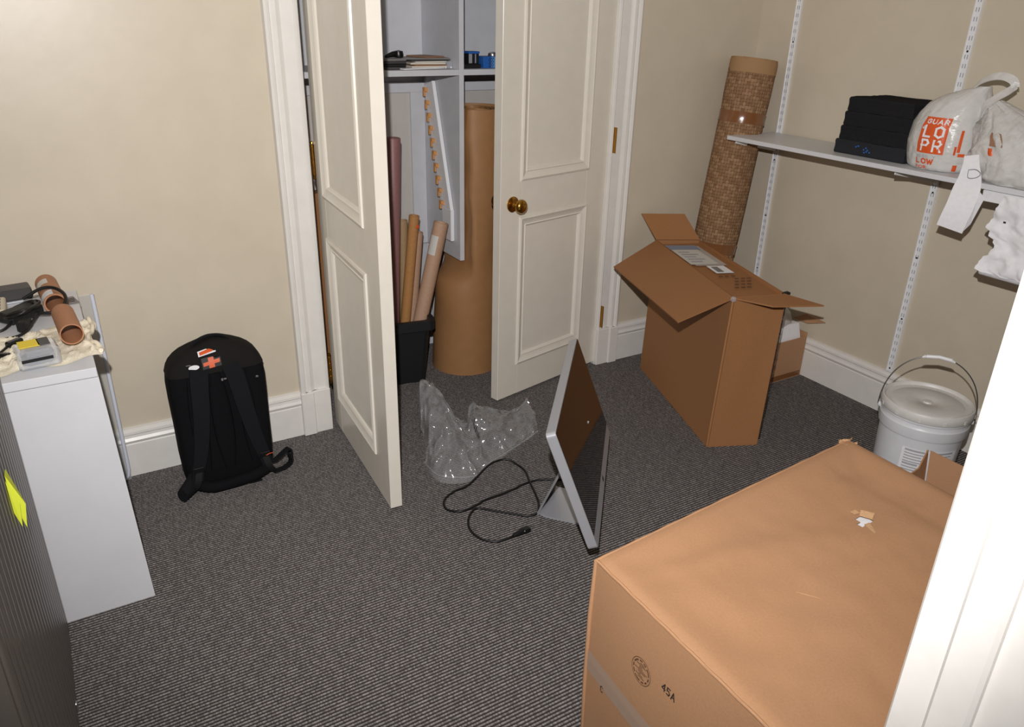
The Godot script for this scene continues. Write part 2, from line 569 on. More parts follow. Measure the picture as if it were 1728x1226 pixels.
	# closet casing with plinth blocks
	var cs := [Vector2(0.012, 0.0), Vector2(0.016, 0.003), Vector2(0.019, 0.012), Vector2(0.014, 0.018), Vector2(0.014, 0.062), Vector2(0.017, 0.068), Vector2(0.023, 0.078), Vector2(0.024, 0.09), Vector2(0.020, 0.097), Vector2(0.026, 0.101), Vector2(0.030, 0.110), Vector2(0.026, 0.118), Vector2(0.0, 0.12)]
	for side in [0, 1]:
		s = ms()
		var x0: float = -2.2 if side == 0 else -0.85
		var dir: Vector3 = Vector3.LEFT if side == 0 else Vector3.RIGHT
		mould(s, cs, Vector3(x0, 0.19, 0), Vector3(x0, 2.16, 0), Vector3.BACK, dir)
		# lining board of the opening
		span(s, Vector3(x0, 0, -0.12), Vector3(x0 - dir.x * -0.006, 2.06, 0.012))
		var t := structure(s, "trim_closet_left" if side == 0 else "trim_closet_right", M.trim)
		s = ms()
		span(s, Vector3(x0 + dir.x * 0.001, 0, 0), Vector3(x0 + dir.x * 0.075, 0.19, 0.027), 0.003)
		span(s, Vector3(x0 + dir.x * 0.07, 0, 0), Vector3(x0 + dir.x * 0.122, 0.19, 0.034), 0.003)
		build(s, "plinth_block", M.trim, t)
	s = ms()
	mould(s, cs, Vector3(-2.32, 2.06, 0), Vector3(-0.73, 2.06, 0), Vector3.BACK, Vector3.UP)
	structure(s, "trim_closet_head", M.trim)

# ---------------------------------------------------------------- closet doors
func hinge(parent: Node3D, at: Vector3) -> void:
	var s := ms()
	tube(s, [at + Vector3(0, -0.056, 0), at + Vector3(0, 0.056, 0)], 0.0075, 10)
	for k in 4:
		tube(s, [at + Vector3(0, -0.05 + k * 0.028, 0), at + Vector3(0, -0.034 + k * 0.028, 0)], 0.0088, 10)
	span(s, at + Vector3(-0.002, -0.055, -0.03), at + Vector3(0.002, 0.055, 0))
	var h := build(s, "hinge", M.brass, parent)
	s = ms()
	lathe(s, [Vector2(0.0, 0.009), Vector2(0.005, 0.006), Vector2(0.006, 0.0), Vector2(0.0, -0.001)], 10, Transform3D(Basis.IDENTITY, at + Vector3(0, 0.058, 0)))
	lathe(s, [Vector2(0.0, 0.001), Vector2(0.006, 0.0), Vector2(0.004, -0.012), Vector2(0.0, -0.016)], 10, Transform3D(Basis.IDENTITY, at + Vector3(0, -0.058, 0)))
	build(s, "pin_tip", M.brass, h)

# leaf in its own frame: x from the hinge to the free edge, front face at z = 0, back at -th
func leaf(called: String, label: String, at: Vector3, turn: float, w: float, lo: float, hi: float, flip: float, knob: bool) -> void:
	var th := 0.042
	var H := 2.04
	var d := Node3D.new()
	d.name = called
	add_child(d)
	d.position = at
	d.rotation.y = turn
	d.set_meta("kind", "structure")
	d.set_meta("label", label)
	var y0 := 0.012
	var rails := [[y0, 0.17], [0.815, 0.985], [1.9, H]]
	for e in [[0.0, lo], [hi, w]]:
		var s := ms()
		span(s, Vector3(e[0], y0, -th), Vector3(e[1], H, 0), 0.0015)
		build(s, "stile", M.door, d)
	for e in rails:
		var s := ms()
		span(s, Vector3(lo - 0.001, e[0], -th + 0.0004), Vector3(hi + 0.001, e[1], -0.0004), 0.0008)
		build(s, "rail", M.door, d)
	# bolection moulding: (in from the frame edge, proud of the face)
	var prof := [Vector2(-0.012, 0.0), Vector2(-0.010, 0.006), Vector2(-0.003, 0.009), Vector2(0.003, 0.005), Vector2(0.012, 0.001), Vector2(0.022, -0.002), Vector2(0.026, 0.001), Vector2(0.032, -0.004), Vector2(0.036, -0.012)]
	for e in [[0.17, 0.815], [0.985, 1.9]]:
		var s := ms()
		span(s, Vector3(lo, e[0], -th + 0.011), Vector3(hi, e[1], -0.011))
		var pn := build(s, "panel", M.door, d)
		for fz in [[0.0, 1.0], [-th, -1.0]]:
			s = ms()
			var c := Vector3((lo + hi) / 2, (e[0] + e[1]) / 2, fz[0] - fz[1] * 0.3)
			var rings := []
			for q in prof:
				var z: float = fz[0] + fz[1] * q.y
				rings.append([Vector3(lo + q.x, e[0] + q.x, z), Vector3(hi - q.x, e[0] + q.x, z), Vector3(hi - q.x, e[1] - q.x, z), Vector3(lo + q.x, e[1] - q.x, z)])
			for i in rings.size() - 1:
				for k in 4:
					var j := (k + 1) % 4
					face(s, [rings[i][k], rings[i][j], rings[i + 1][j], rings[i + 1][k]], c - Vector3(0, 0, fz[1] * 5.0))
			build(s, "moulding", M.door, pn)
	for y in [0.255, 1.09, 1.85]:
		hinge(d, Vector3(-0.011, y, -th - 0.004 if knob else 0.004))
	if knob:
		var kx := w - 0.068
		for fz in [[0.0, 1.0], [-th, -1.0]]:
			var s := ms()
			var b := Basis(Vector3.RIGHT, PI / 2 * fz[1])
			lathe(s, [Vector2(0.0, 0.0), Vector2(0.032, 0.0), Vector2(0.032, 0.004), Vector2(0.026, 0.008), Vector2(0.013, 0.011), Vector2(0.010, 0.022), Vector2(0.012, 0.030), Vector2(0.022, 0.036), Vector2(0.028, 0.045), Vector2(0.0285, 0.054), Vector2(0.024, 0.062), Vector2(0.014, 0.067), Vector2(0.0, 0.068)], 28, Transform3D(b, Vector3(kx, 0.885, fz[0])))
			build(s, "door_knob", M.brass, d)

# ---------------------------------------------------------------- closet interior
func make_closet() -> void:
	var s := ms()
	span(s, Vector3(-1.464, 0.55, -0.609), Vector3(-1.442, 2.4, -0.245), 0.001)
	var o := build(s, "closet_divider", M.closet)
	tag(o, "white upright board dividing the closet, stopping short of the floor", "divider")
	s = ms()
	span(s, Vector3(-2.499, 1.351, -0.609), Vector3(-1.4645, 1.374, -0.245), 0.001)
	o = build(s, "closet_shelf", M.closet)
	tag(o, "white closet shelf carrying papers and a black gadget", "shelf", "closet shelves")
	s = ms()
	span(s, Vector3(-1.4415, 1.351, -0.609), Vector3(-0.601, 1.374, -0.245), 0.001)
	o = build(s, "closet_shelf", M.closet)
	tag(o, "white closet shelf carrying blue cartons", "shelf", "closet shelves")
	# framing boards on the back wall
	s = ms()
	span(s, Vector3(-2.499, 1.255, -0.6095), Vector3(-1.465, 1.3, -0.59), 0.002)
	structure(s, "trim_closet_rail", M.closet)
	s = ms()
	span(s, Vector3(-1.4415, 1.255, -0.6095), Vector3(-0.601, 1.3, -0.59), 0.002)
	structure(s, "trim_closet_rail_short", M.closet)
	s = ms()
	span(s, Vector3(-1.535, 0.55, -0.6095), Vector3(-1.4645, 1.255, -0.59), 0.002)
	structure(s, "trim_closet_stile", M.closet)

	# strip with wooden pegs leaning along the divider
	var rk := thing("peg_rack", "long white strip with a row of wooden pegs leaning on the closet divider", "peg rack", Vector3(-1.475, 0.63, -0.3))
	s = ms()
	var a := Vector3(-1.475, 1.30, -0.515)
	var b := Vector3(-1.475, 0.76, -0.345)
	var ax := (b - a).normalized()
	var wd := Vector3(0, -ax.z, ax.y).normalized()
	band(s, [a, b], wd, 0.085, 0.016)
	build(s, "strip", M.white, rk)
	s = ms()
	span(s, Vector3(-1.484, 0.63, -0.385), Vector3(-1.466, 0.775, -0.298), 0.002)
	build(s, "foot_piece", M.white, rk)
	for i in 10:
		var p := a.lerp(b, 0.06 + 0.098 * i)
		s = ms()
		var q := p + Vector3(-0.008, 0, -0.028)
		hexa(s, [q + Vector3(0, -0.008, -0.006), q + Vector3(0, 0.012, -0.006), q + Vector3(0, 0.012, 0.016), q + Vector3(0, -0.008, 0.016),
			q + Vector3(-0.016, 0.0, -0.006), q + Vector3(-0.016, 0.014, -0.006), q + Vector3(-0.016, 0.014, 0.016), q + Vector3(-0.016, 0.0, 0.016)])
		bx(s, q + Vector3(-0.012, -0.010, 0.001), Vector3(0.009, 0.03, 0.016), 0.002)
		build(s, "peg", M.peg, rk)

	# black bin
	var bn := thing("storage_bin", "black plastic bin holding cardboard tubes inside the closet", "bin", Vector3(-1.80, 0, -0.37))
	var rot := Basis(Vector3.UP, -0.16)
	var ring = func(hw: float, hd: float, y: float) -> Array:
		var r := []
		var sgn := [[-1, 1], [1, 1], [1, -1], [-1, -1]]
		for c in 4:
			for k in 4:
				var cr := 0.03
				var ang := PI - c * PI / 2 - (k / 3.0) * PI / 2
				r.append(Vector3(-1.80, y, -0.385) + rot * Vector3(sgn[c][0] * (hw - cr) + cos(ang) * cr, 0, sgn[c][1] * (hd - cr) + sin(ang) * cr))
		return r
	s = ms()
	loft(s, [ring.call(0.165, 0.15, 0.0), ring.call(0.185, 0.17, 0.285)], true, false, -1)
	loft(s, [ring.call(0.18, 0.165, 0.285), ring.call(0.16, 0.145, 0.006)], false, false, -1)
	build(s, "body", M.bin, bn)
	s = ms()
	loft(s, [ring.call(0.18, 0.165, 0.27), ring.call(0.205, 0.19, 0.27), ring.call(0.205, 0.19, 0.315), ring.call(0.182, 0.167, 0.315), ring.call(0.18, 0.165, 0.27)], false, false, -1)
	build(s, "rim", M.bin, bn)

	# tubes in the bin
	tube_thing("pink_tube", "tall dusty pink roll standing in the black bin", Vector3(-1.792, 0.02, -0.325), Vector3(-1.749, 1.107, -0.305), 0.034, M.rose, "roll", 0.0)
	tube_thing("cardboard_tube", "short olive cardboard tube beside the pink roll in the bin", Vector3(-1.668, 0.02, -0.45), Vector3(-1.655, 0.715, -0.45), 0.022, M.tube_olive, "tube", 0.018)
	var t := tube_thing("cardboard_tube", "shiny brown tube with an orange dot sticker in the bin", Vector3(-1.726, 0.02, -0.362), Vector3(-1.655, 0.765, -0.318), 0.0235, M.tube_brown, "tube", 0.019)
	s = ms()
	lathe(s, [Vector2(0.009, 0.0), Vector2(0.008, 0.001), Vector2(0, 0.0012)], 12, Transform3D(Basis(Vector3.RIGHT, PI / 2).rotated(Vector3.UP, 0.2), Vector3(-1.652, 0.72, -0.2915)))
	build(s, "sticker", M.orange, t)
	tube_thing("cardboard_tube", "greyish cardboard tube half hidden between the brown tubes in the bin", Vector3(-1.675, 0.02, -0.395), Vector3(-1.612, 0.67, -0.385), 0.026, M.tube_tan, "tube", 0.021)
	t = tube_thing("cardboard_tube", "thick pale tan tube with a white label leaning in the bin", Vector3(-1.722, 0.02, -0.285), Vector3(-1.55, 0.735, -0.262), 0.033, M.tube_tan, "tube", 0.028)
	s = ms()
	var p0 := Vector3(-1.722, 0.02, -0.285).lerp(Vector3(-1.55, 0.735, -0.262), 0.80)
	var p1 := Vector3(-1.722, 0.02, -0.285).lerp(Vector3(-1.55, 0.735, -0.262), 0.92)
	arc_patch(s, p0, p1, 0.0336, 2.0, 3.2)
	build(s, "label", M.label, t)

	# big loose roll of brown paper
	var pr := thing("paper_roll", "wide loose roll of brown kraft paper standing on the closet floor", "paper roll", Vector3(-1.39, 0, -0.32))
	s = ms()
	var rings := []
	var inner := []
	for i in 25:
		var v := i / 24.0
		var y := v * 1.215
		var k := smoothstep(0.36, 0.44, v)
		var c := Vector3(lerpf(-1.402, -1.352, v), y, lerpf(-0.318, -0.335, v))
		var rad := lerpf(0.163, 0.142, v)
		var rr := []
		var ri := []
		for j in 48:
			var an := TAU * j / 48
			var wob := 1.0 + 0.02 * sin(an * 2 + v * 7.0) * k + 0.018 * sin(an * 3.0 - v * 20.0) * sin(v * PI) + 0.03 * exp(-pow((v - 0.47) / 0.07, 2)) * sin(an * 5.0 + 1.0 + v * 9.0) * k
			rr.append(c + Vector3(cos(an), 0, sin(an)) * rad * wob)
			ri.append(c + Vector3(cos(an), 0, sin(an)) * (rad * wob - 0.006))
			for q in [rr, ri]: q[-1].x = lerpf(q[-1].x, maxf(q[-1].x, -1.434 + (0.0 if q == rr else 0.006) + 0.004 * sin(v * 30.0 + an)), k)
		rings.append(rr)
		inner.append(ri)
	loft(s, rings, false, false)
	build(s, "outer_sheet", M.kraft, pr)
	s = ms()
	loft(s, inner, false, false)
	for j in 48:
		quad(s, rings[24][j], inner[24][j], inner[24][(j + 1) % 48], rings[24][(j + 1) % 48])
	# inner winding seen at the top
	var sp := []
	for j in 90:
		var an := j * 0.22
		sp.append(Vector3(-1.345 + cos(an) * (0.085 - j * 0.0006), 1.20, -0.335 + sin(an) * (0.12 - j * 0.0009)))
	band(s, sp, Vector3.UP, 0.025, 0.002)
	build(s, "inner_sheet", M.kraft, pr)

	# things seen through the gap at the hinges
	s = ms()
	span(s, Vector3(-2.2, 0.0, -0.58), Vector3(-1.99, 0.86, -0.5), 0.002)
	o = build(s, "flat_carton", M.card_old)
	tag(o, "tall flat brown carton seen through the closet hinge gap", "box")
	s = ms()
	lathe(s, [Vector2(0, 0), Vector2(0.026, 0.002), Vector2(0.028, 0.012), Vector2(0.028, 0.2), Vector2(0.022, 0.215), Vector2(0.012, 0.22), Vector2(0.012, 0.3), Vector2(0.022, 0.31), Vector2(0.02, 0.345), Vector2(0, 0.35)], 18, Transform3D(Basis.IDENTITY, Vector3(-2.125, 0.0, -0.36)))
	o = build(s, "spray_can", M.grey)
	tag(o, "slim grey can on the closet floor behind the hinge gap", "can")
	s = ms()
	lathe(s, [Vector2(0, 0), Vector2(0.03, 0.004), Vector2(0.034, 0.03), Vector2(0.03, 0.056), Vector2(0.014, 0.066), Vector2(0.014, 0.09), Vector2(0.03, 0.1), Vector2(0.032, 0.125), Vector2(0.02, 0.148), Vector2(0, 0.152)], 18, Transform3D(Basis.IDENTITY, Vector3(-2.12, 0.862, -0.54)))
	o = build(s, "black_stopper", M.black_plastic)
	tag(o, "black knobbed cap resting on the tall flat carton", "cap")

	# on the shelf, left of the divider
	var y := 1.3745
	var g := thing("black_gadget", "black gadget with a raised round head on grey folders", "gadget", Vector3(-1.71, y + 0.04, -0.33))
	s = ms()
	lathe(s, [Vector2(0, 0), Vector2(0.018, 0.002), Vector2(0.02, 0.012), Vector2(0.017, 0.026), Vector2(0, 0.03)], 14, Transform3D(Basis.IDENTITY, Vector3(-1.697, y + 0.042, -0.33)))
	build(s, "head", M.black_plastic, g)
	s = ms()
	tube(s, spline([Vector3(-1.699, y + 0.056, -0.33), Vector3(-1.725, y + 0.056, -0.325), Vector3(-1.76, y + 0.047, -0.32)], 8), [0.014, 0.013, 0.012, 0.011, 0.01, 0.009, 0.008, 0.007, 0.005], 8)
	build(s, "arm", M.black_plastic, g)
	var cols := [M.grey_dark, M.black, M.grey_dark, M.grey]
	for i in 4:
		s = ms()
		bx(s, Vector3(-1.79 + i * 0.012, y + 0.005 + i * 0.0105, -0.37), Vector3(0.22 - i * 0.03, 0.0098, 0.16), 0.002, Basis(Vector3.UP, 0.1 * i - 0.1))
		o = build(s, "folder", cols[i])
		tag(o, ["grey folder lying at the bottom of the closet shelf pile", "black folder second from the shelf in the pile", "dark grey folder under the top one of the shelf pile", "grey folder on top of the pile, under the black gadget"][i], "folder", "folders on the closet shelf")
	s = ms()
	bx(s, Vector3(-1.62, y + 0.003, -0.36), Vector3(0.22, 0.005, 0.16), 0.001, Basis(Vector3.UP, 0.25))
	o = build(s, "white_envelope", M.paper)
	tag(o, "white envelope lying flat under the edge of the paper stack", "envelope")
	var bc := [M.book_a, M.book_b, M.book_a, M.book_a, M.grey_dark, M.grey, M.book_b]
	var names := ["cream booklet at the bottom of the shelf stack", "brown booklet second from the bottom of the shelf stack", "cream booklet above the lowest brown one in the stack", "pale booklet in the middle of the shelf stack", "dark grey booklet below the flared sheets of the stack", "grey floppy booklet flaring out near the top of the stack", "brown card lying on top of the shelf stack"]
	for i in 7:
		s = ms()
		var wid: float = [0.16, 0.15, 0.155, 0.15, 0.18, 0.21, 0.10][i]
		bx(s, Vector3(-1.575 + [0, 0.004, -0.003, 0.002, -0.006, -0.008, 0.01][i], y + 0.0085 + i * 0.0062, -0.36), Vector3(wid, 0.0058, 0.13), 0.0012, Basis(Vector3.UP, [0.0, 0.06, -0.05, 0.1, 0.15, -0.1, 0.3][i]))
		o = build(s, "booklet", bc[i])
		tag(o, names[i], "booklet", "booklets stacked on the closet shelf")
	var cc := thing("clear_case", "clear plastic case standing beside the divider on the shelf", "case", Vector3(-1.487, y, -0.33))
	s = ms()
	span(s, Vector3(-1.505, y + 0.0005, -0.36), Vector3(-1.469, y + 0.03, -0.30), 0.002)
	build(s, "body", M.blister, cc)
	s = ms()
	span(s, Vector3(-1.503, y + 0.001, -0.302), Vector3(-1.496, y + 0.008, -0.298), 0.001)
	span(s, Vector3(-1.478, y + 0.001, -0.302), Vector3(-1.471, y + 0.008, -0.298), 0.001)
	build(s, "catch", M.white, cc)

	# right of the divider
	s = ms()
	span(s, Vector3(-1.415, y, -0.38), Vector3(-1.33, y + 0.016, -0.30), 0.003)
	o = build(s, "black_tray", M.black)
	tag(o, "flat black case lying on the shelf beside the divider", "case")
	var fb := thing("film_box", "blue topped carton with black and silver side on the shelf", "carton", Vector3(-1.348, y + 0.016, -0.36))
	s = ms()
	span(s, Vector3(-1.372, y + 0.0165, -0.385), Vector3(-1.322, y + 0.056, -0.335), 0.001)
	build(s, "carton", M.black, fb)
	s = ms()
	span(s, Vector3(-1.374, y + 0.056, -0.387), Vector3(-1.32, y + 0.065, -0.332), 0.001)
	build(s, "top", M.blue, fb)
	s = ms()
	span(s, Vector3(-1.372, y + 0.018, -0.3352), Vector3(-1.356, y + 0.055, -0.3342))
	span(s, Vector3(-1.342, y + 0.018, -0.3352), Vector3(-1.337, y + 0.055, -0.3342))
	build(s, "silver_stripe", M.alu, fb)
	var bb := thing("blue_carton", "bright blue carton with a dotted print on the shelf", "carton", Vector3(-1.27, y, -0.33))
	s = ms()
	span(s, Vector3(-1.318, y, -0.37), Vector3(-1.225, y + 0.046, -0.30), 0.001)
	build(s, "carton", M.blue, bb)
	s = ms()
	span(s, Vector3(-1.282, y + 0.001, -0.3), Vector3(-1.226, y + 0.045, -0.2992))
	build(s, "pale_side", M.blue_light, bb)
	s = ms()
	for i in 6:
		for j in 3:
			lathe(s, [Vector2(0.0026, 0.0), Vector2(0.0, 0.0004)], 8, Transform3D(Basis(Vector3.RIGHT, PI / 2), Vector3(-1.276 - j * 0.008 + (i % 2) * 0.004, y + 0.005 + i * 0.0068, -0.299)))
	build(s, "dots", M.black, bb)
	s = ms()
	lathe(s, [Vector2(0, 0), Vector2(0.02, 0), Vector2(0.021, 0.004), Vector2(0.018, 0.012), Vector2(0.008, 0.016), Vector2(0, 0.0165)], 18, Transform3D(Basis.IDENTITY, Vector3(-1.255, y + 0.0462, -0.335)))
	o = build(s, "silver_disc", M.steel)
	tag(o, "round silver cap resting on the blue carton", "cap")

func arc_patch(s: SurfaceTool, p0: Vector3, p1: Vector3, r: float, a0: float, a1: float) -> void:
	var t := (p1 - p0).normalized()
	var sx := t.cross(Vector3.BACK).normalized()
	var sz := sx.cross(t).normalized()
	grid(s, 10, 2, func(u, v):
		var a := lerpf(a0, a1, u)
		return p0.lerp(p1, v) + (sx * cos(a) + sz * sin(a)) * r)

func tube_thing(called: String, label: String, a: Vector3, b: Vector3, r: float, m: Material, cat: String, hole: float) -> Node3D:
	var o := thing(called, label, cat, a)
	var s := ms()
	var n := (b - a).normalized()
	if hole <= 0.0:
		tube(s, [a, b - n * 0.003, b], [r, r, r - 0.002], 28)
		build(s, "roll", m, o)
		s = ms()
		var sp := []
		var sx := n.cross(Vector3.BACK).normalized()
		var sz := sx.cross(n)
		for j in 60:
			sp.append(b + (sx * cos(j * 0.3) + sz * sin(j * 0.3)) * (r - 0.003) * (1.0 - j / 75.0))
		tube(s, sp, 0.0008, 4)
		build(s, "winding", m, o)
	else:
		pipe(s, a, b, r, hole)
		build(s, "wall", m, o)
	return o

# a hollow tube with visible wall
func pipe(s: SurfaceTool, a: Vector3, b: Vector3, r: float, hole: float) -> void:
	var n := (b - a).normalized()
	var sx := n.cross(Vector3.UP if absf(n.y) < 0.8 else Vector3.BACK).normalized()
	var xf := Transform3D(Basis(sx, n, sx.cross(n)), a)
	var l := a.distance_to(b)
	lathe(s, [Vector2(hole, 0.001), Vector2(r, 0.0), Vector2(r, l), Vector2(hole, l), Vector2(hole, 0.001)], 28, xf)

# ---------------------------------------------------------------- left side: cabinets, things on top, backpack
func make_left() -> void:
	var c := thing("white_cabinet", "low white melamine cabinet with small things on its top", "cabinet", Vector3(-3.3, 0, 0.38))
	var s := ms()
	hexa(s, [Vector3(-3.62, 0, 0.06), Vector3(-2.994, 0, 0.06), Vector3(-3.017, 0.722, 0.06), Vector3(-3.62, 0.722, 0.06), Vector3(-3.62, 0, 0.742), Vector3(-2.994, 0, 0.742), Vector3(-3.017, 0.722, 0.742), Vector3(-3.62, 0.722, 0.742)])
	build(s, "body", M.melamine, c)
	s = ms()
	span(s, Vector3(-3.62, 0.7235, 0.06), Vector3(-3.018, 0.749, 0.743), 0.0012)
	build(s, "top_board", M.melamine, c)

	var r := thing("ribbed_cabinet", "dark grey ribbed metal cabinet standing in front of the white cabinet", "cabinet", Vector3(-3.5, 0, 1.2))
	s = ms()
	span(s, Vector3(-3.75, 0.0, 0.752), Vector3(-3.2285, 0.83, 1.75), 0.003)
	build(s, "body", M.ribbed, r)
	for i in 22:
		var z := 0.757 + i * 0.0445
		s = ms()
		var arc := []
		for k in 9:
			var an := PI * k / 8.0
			arc.append(Vector2(-cos(an) * 0.0205, sin(an) * 0.007))
		for k in 8:
			var p0: Vector2 = arc[k]
			var p1: Vector2 = arc[k + 1]
			s.set_smooth_group(1)
			quad(s, Vector3(-3.2285 + p1.y, 0.003, z + 0.0215 + p1.x), Vector3(-3.2285 + p0.y, 0.003, z + 0.0215 + p0.x), Vector3(-3.2285 + p0.y, 0.827, z + 0.0215 + p0.x), Vector3(-3.2285 + p1.y, 0.827, z + 0.0215 + p1.x))
		build(s, "slat", M.ribbed, r)
	s = ms()
	span(s, Vector3(-3.229, 0.0, 1.085), Vector3(-3.219, 0.03, 1.1), 0.002)
	build(s, "foot", M.steel, r)

	var st := thing("sticky_note", "lime yellow sticky note stuck to the ribbed cabinet", "note", Vector3(-3.222, 0.66, 1.2))
	s = ms()
	slab(s, Vector3(-3.2205, 0.743, 1.2), Vector3(-3.221, 0.70, 1.205), Vector3(-3.208, 0.615, 1.2), Vector3(-3.2, 0.668, 1.195), 0.0006)
	slab(s, Vector3(-3.2205, 0.743, 1.2), Vector3(-3.2, 0.668, 1.195), Vector3(-3.204, 0.665, 1.17), Vector3(-3.2195, 0.742, 1.17), 0.0006)
	build(s, "top_note", M.sticky, st)
	s = ms()
	slab(s, Vector3(-3.2205, 0.74, 1.216), Vector3(-3.221, 0.665, 1.216), Vector3(-3.214, 0.625, 1.21), Vector3(-3.208, 0.68, 1.21), 0.0006)
	build(s, "under_note", M.sticky, st)

	# clear sheet leaning against the wall behind the cabinet
	var ac := thing("acrylic_sheet", "clear acrylic sheet with a pale edge leaning behind the white cabinet", "plastic sheet", Vector3(-3.15, 0, 0.03))
	s = ms()
	span(s, Vector3(-3.4, 0.003, 0.0365), Vector3(-2.972, 0.72, 0.0395))
	build(s, "sheet", M.acrylic, ac)
	s = ms()
	tube(s, spline([Vector3(-2.976, 0.72, 0.038), Vector3(-2.976, 0.3, 0.038), Vector3(-2.976, 0.06, 0.038), Vector3(-2.979, 0.025, 0.038), Vector3(-2.99, 0.009, 0.038), Vector3(-3.02, 0.0075, 0.038), Vector3(-3.3, 0.0075, 0.038)], 50), 0.0065, 8)
	build(s, "edge_strip", M.acrylic_edge, ac)

	var y := 0.7495
	# two short cardboard tubes
	var t := tube_thing("mailing_tube", "short cardboard tube with white labels on the white cabinet", Vector3(-3.096, y + 0.031, 0.06), Vector3(-3.080, y + 0.031, 0.275), 0.031, M.tube_card, "tube", 0.026)
	s = ms()
	arc_patch(s, Vector3(-3.096, y + 0.031, 0.06).lerp(Vector3(-3.080, y + 0.031, 0.275), 0.22), Vector3(-3.096, y + 0.031, 0.06).lerp(Vector3(-3.080, y + 0.031, 0.275), 0.44), 0.0316, 0.0, PI)
	build(s, "label", M.label, t)
	s = ms()
	arc_patch(s, Vector3(-3.096, y + 0.031, 0.06).lerp(Vector3(-3.080, y + 0.031, 0.275), 0.78), Vector3(-3.096, y + 0.031, 0.06).lerp(Vector3(-3.080, y + 0.031, 0.275), 0.99), 0.0316, 0.0, PI)
	build(s, "end_label", M.paper, t)
	tube_thing("mailing_tube", "plain short cardboard tube lying on cream cloth, open end facing out", Vector3(-3.066, y + 0.05, 0.43), Vector3(-3.055, y + 0.05, 0.61), 0.0285, M.tube_card, "tube", 0.0255)

	# cream cloth bag
	var cl := thing("cloth_bag", "crumpled cream cotton bag spread under a cardboard tube", "cloth bag", Vector3(-3.1, y, 0.55))
	var nz := FastNoiseLite.new()
	nz.seed = 4
	nz.frequency = 9.0
	var top = func(u: float, v: float) -> Vector3:
		var x := lerpf(-3.245, -3.0, u)
		var zz := lerpf(0.36 + 0.10 * (1.0 - u), 0.69 - 0.02 * u, v)
		# ragged outline
		x += 0.02 * sin(v * 9.0) * (u - 0.5)
		zz += 0.03 * sin(u * 11.0 + 1.0) * (v - 0.5)
		var e := minf(minf(u, 1.0 - u), minf(v, 1.0 - v))
		var h := smoothstep(0.0, 0.1, e)
		var ridge := 1.0 - absf(nz.get_noise_2d(x * 1.3, zz))
		return Vector3(x, y + 0.0006 + h * (0.003 + 0.019 * pow(ridge, 6.0) * (0.35 if u > 0.5 and u < 0.85 else 1.0)), zz)
	s = ms()
	grid(s, 44, 44, func(u, v): return top.call(u, 1.0 - v))
	build(s, "cotton", M.cloth, cl)
	s = ms()
	var rim := []
	for i in 30: rim.append(top.call(0.97 - 0.02 * sin(i * 0.4), i / 30.0) + Vector3(0, 0.004 + 0.003 * sin(i * 0.9), 0))
	tube(s, rim, 0.006, 8)
	build(s, "hem", M.cloth, cl)

	# tape measure in a clear pack
	var tm := thing("tape_measure_pack", "tape measure in a clear blister pack with yellow label", "tape measure", Vector3(-3.145, y, 0.63))
	var rb := Basis(Vector3.UP, 0.12)
	s = ms()
	bx(s, Vector3(-3.14, y + 0.03, 0.66), Vector3(0.095, 0.05, 0.075), 0.006, rb)
	build(s, "blister", M.blister, tm)
	s = ms()
	bx(s, Vector3(-3.14, y + 0.028, 0.66), Vector3(0.074, 0.038, 0.056), 0.012, rb)
	build(s, "case", M.steel, tm)
	s = ms()
	bx(s, Vector3(-3.155, y + 0.0565, 0.648), Vector3(0.045, 0.0015, 0.05), 0.0, rb)
	build(s, "yellow_card", M.yellow, tm)
	s = ms()
	bx(s, Vector3(-3.122, y + 0.0565, 0.644), Vector3(0.026, 0.0015, 0.05), 0.0, rb)
	build(s, "grey_card", M.grey_dark, tm)
	s = ms()
	bx(s, Vector3(-3.14, y + 0.03, 0.699), Vector3(0.07, 0.008, 0.0015), 0.0, rb)
	build(s, "dark_band", M.black, tm)

	# power adapter with its lead wound round it
	var ad := thing("power_adapter", "black power adapter with a wound lead on the white cabinet", "adapter", Vector3(-3.16, y, 0.27))
	s = ms()
	bx(s, Vector3(-3.172, y + 0.02, 0.285), Vector3(0.062, 0.032, 0.11), 0.007, Basis(Vector3.UP, -0.9))
	build(s, "brick", M.black, ad)
	s = ms()
	var w := []
	for i in 90:
		var a := TAU * i / 22.0
		w.append(Vector3(-3.168 + cos(a) * (0.044 + 0.006 * sin(i * 0.7)), y + 0.034 + 0.010 * sin(a + 0.8) + 0.006 * sin(i * 0.31), 0.29 + sin(a) * (0.062 + 0.008 * cos(i * 0.5))))
	tube(s, spline(w, 200), 0.0042, 7)
	build(s, "wound_lead", M.rubber, ad)
	s = ms()
	tube(s, spline([Vector3(-3.16, y + 0.045, 0.23), Vector3(-3.11, y + 0.070, 0.235), Vector3(-3.075, y + 0.072, 0.25), Vector3(-3.053, y + 0.062, 0.29), Vector3(-3.056, y + 0.045, 0.325), Vector3(-3.09, y + 0.03, 0.345), Vector3(-3.135, y + 0.03, 0.33)], 40), 0.005, 7)
	tube(s, spline([Vector3(-3.19, y + 0.02, 0.33), Vector3(-3.22, y + 0.006, 0.37), Vector3(-3.26, y + 0.006, 0.36), Vector3(-3.34, y + 0.006, 0.30)], 30), 0.004, 7)
	tube(s, spline([Vector3(-3.13, y + 0.03, 0.34), Vector3(-3.17, y + 0.006, 0.42), Vector3(-3.23, y + 0.006, 0.44), Vector3(-3.34, y + 0.006, 0.40)], 30), 0.004, 7)
	build(s, "lead", M.rubber, ad)
	s = ms()
	bx(s, Vector3(-3.165, y + 0.017, 0.385), Vector3(0.03, 0.03, 0.045), 0.005, Basis(Vector3.UP, -0.3))
	build(s, "plug", M.black, ad)

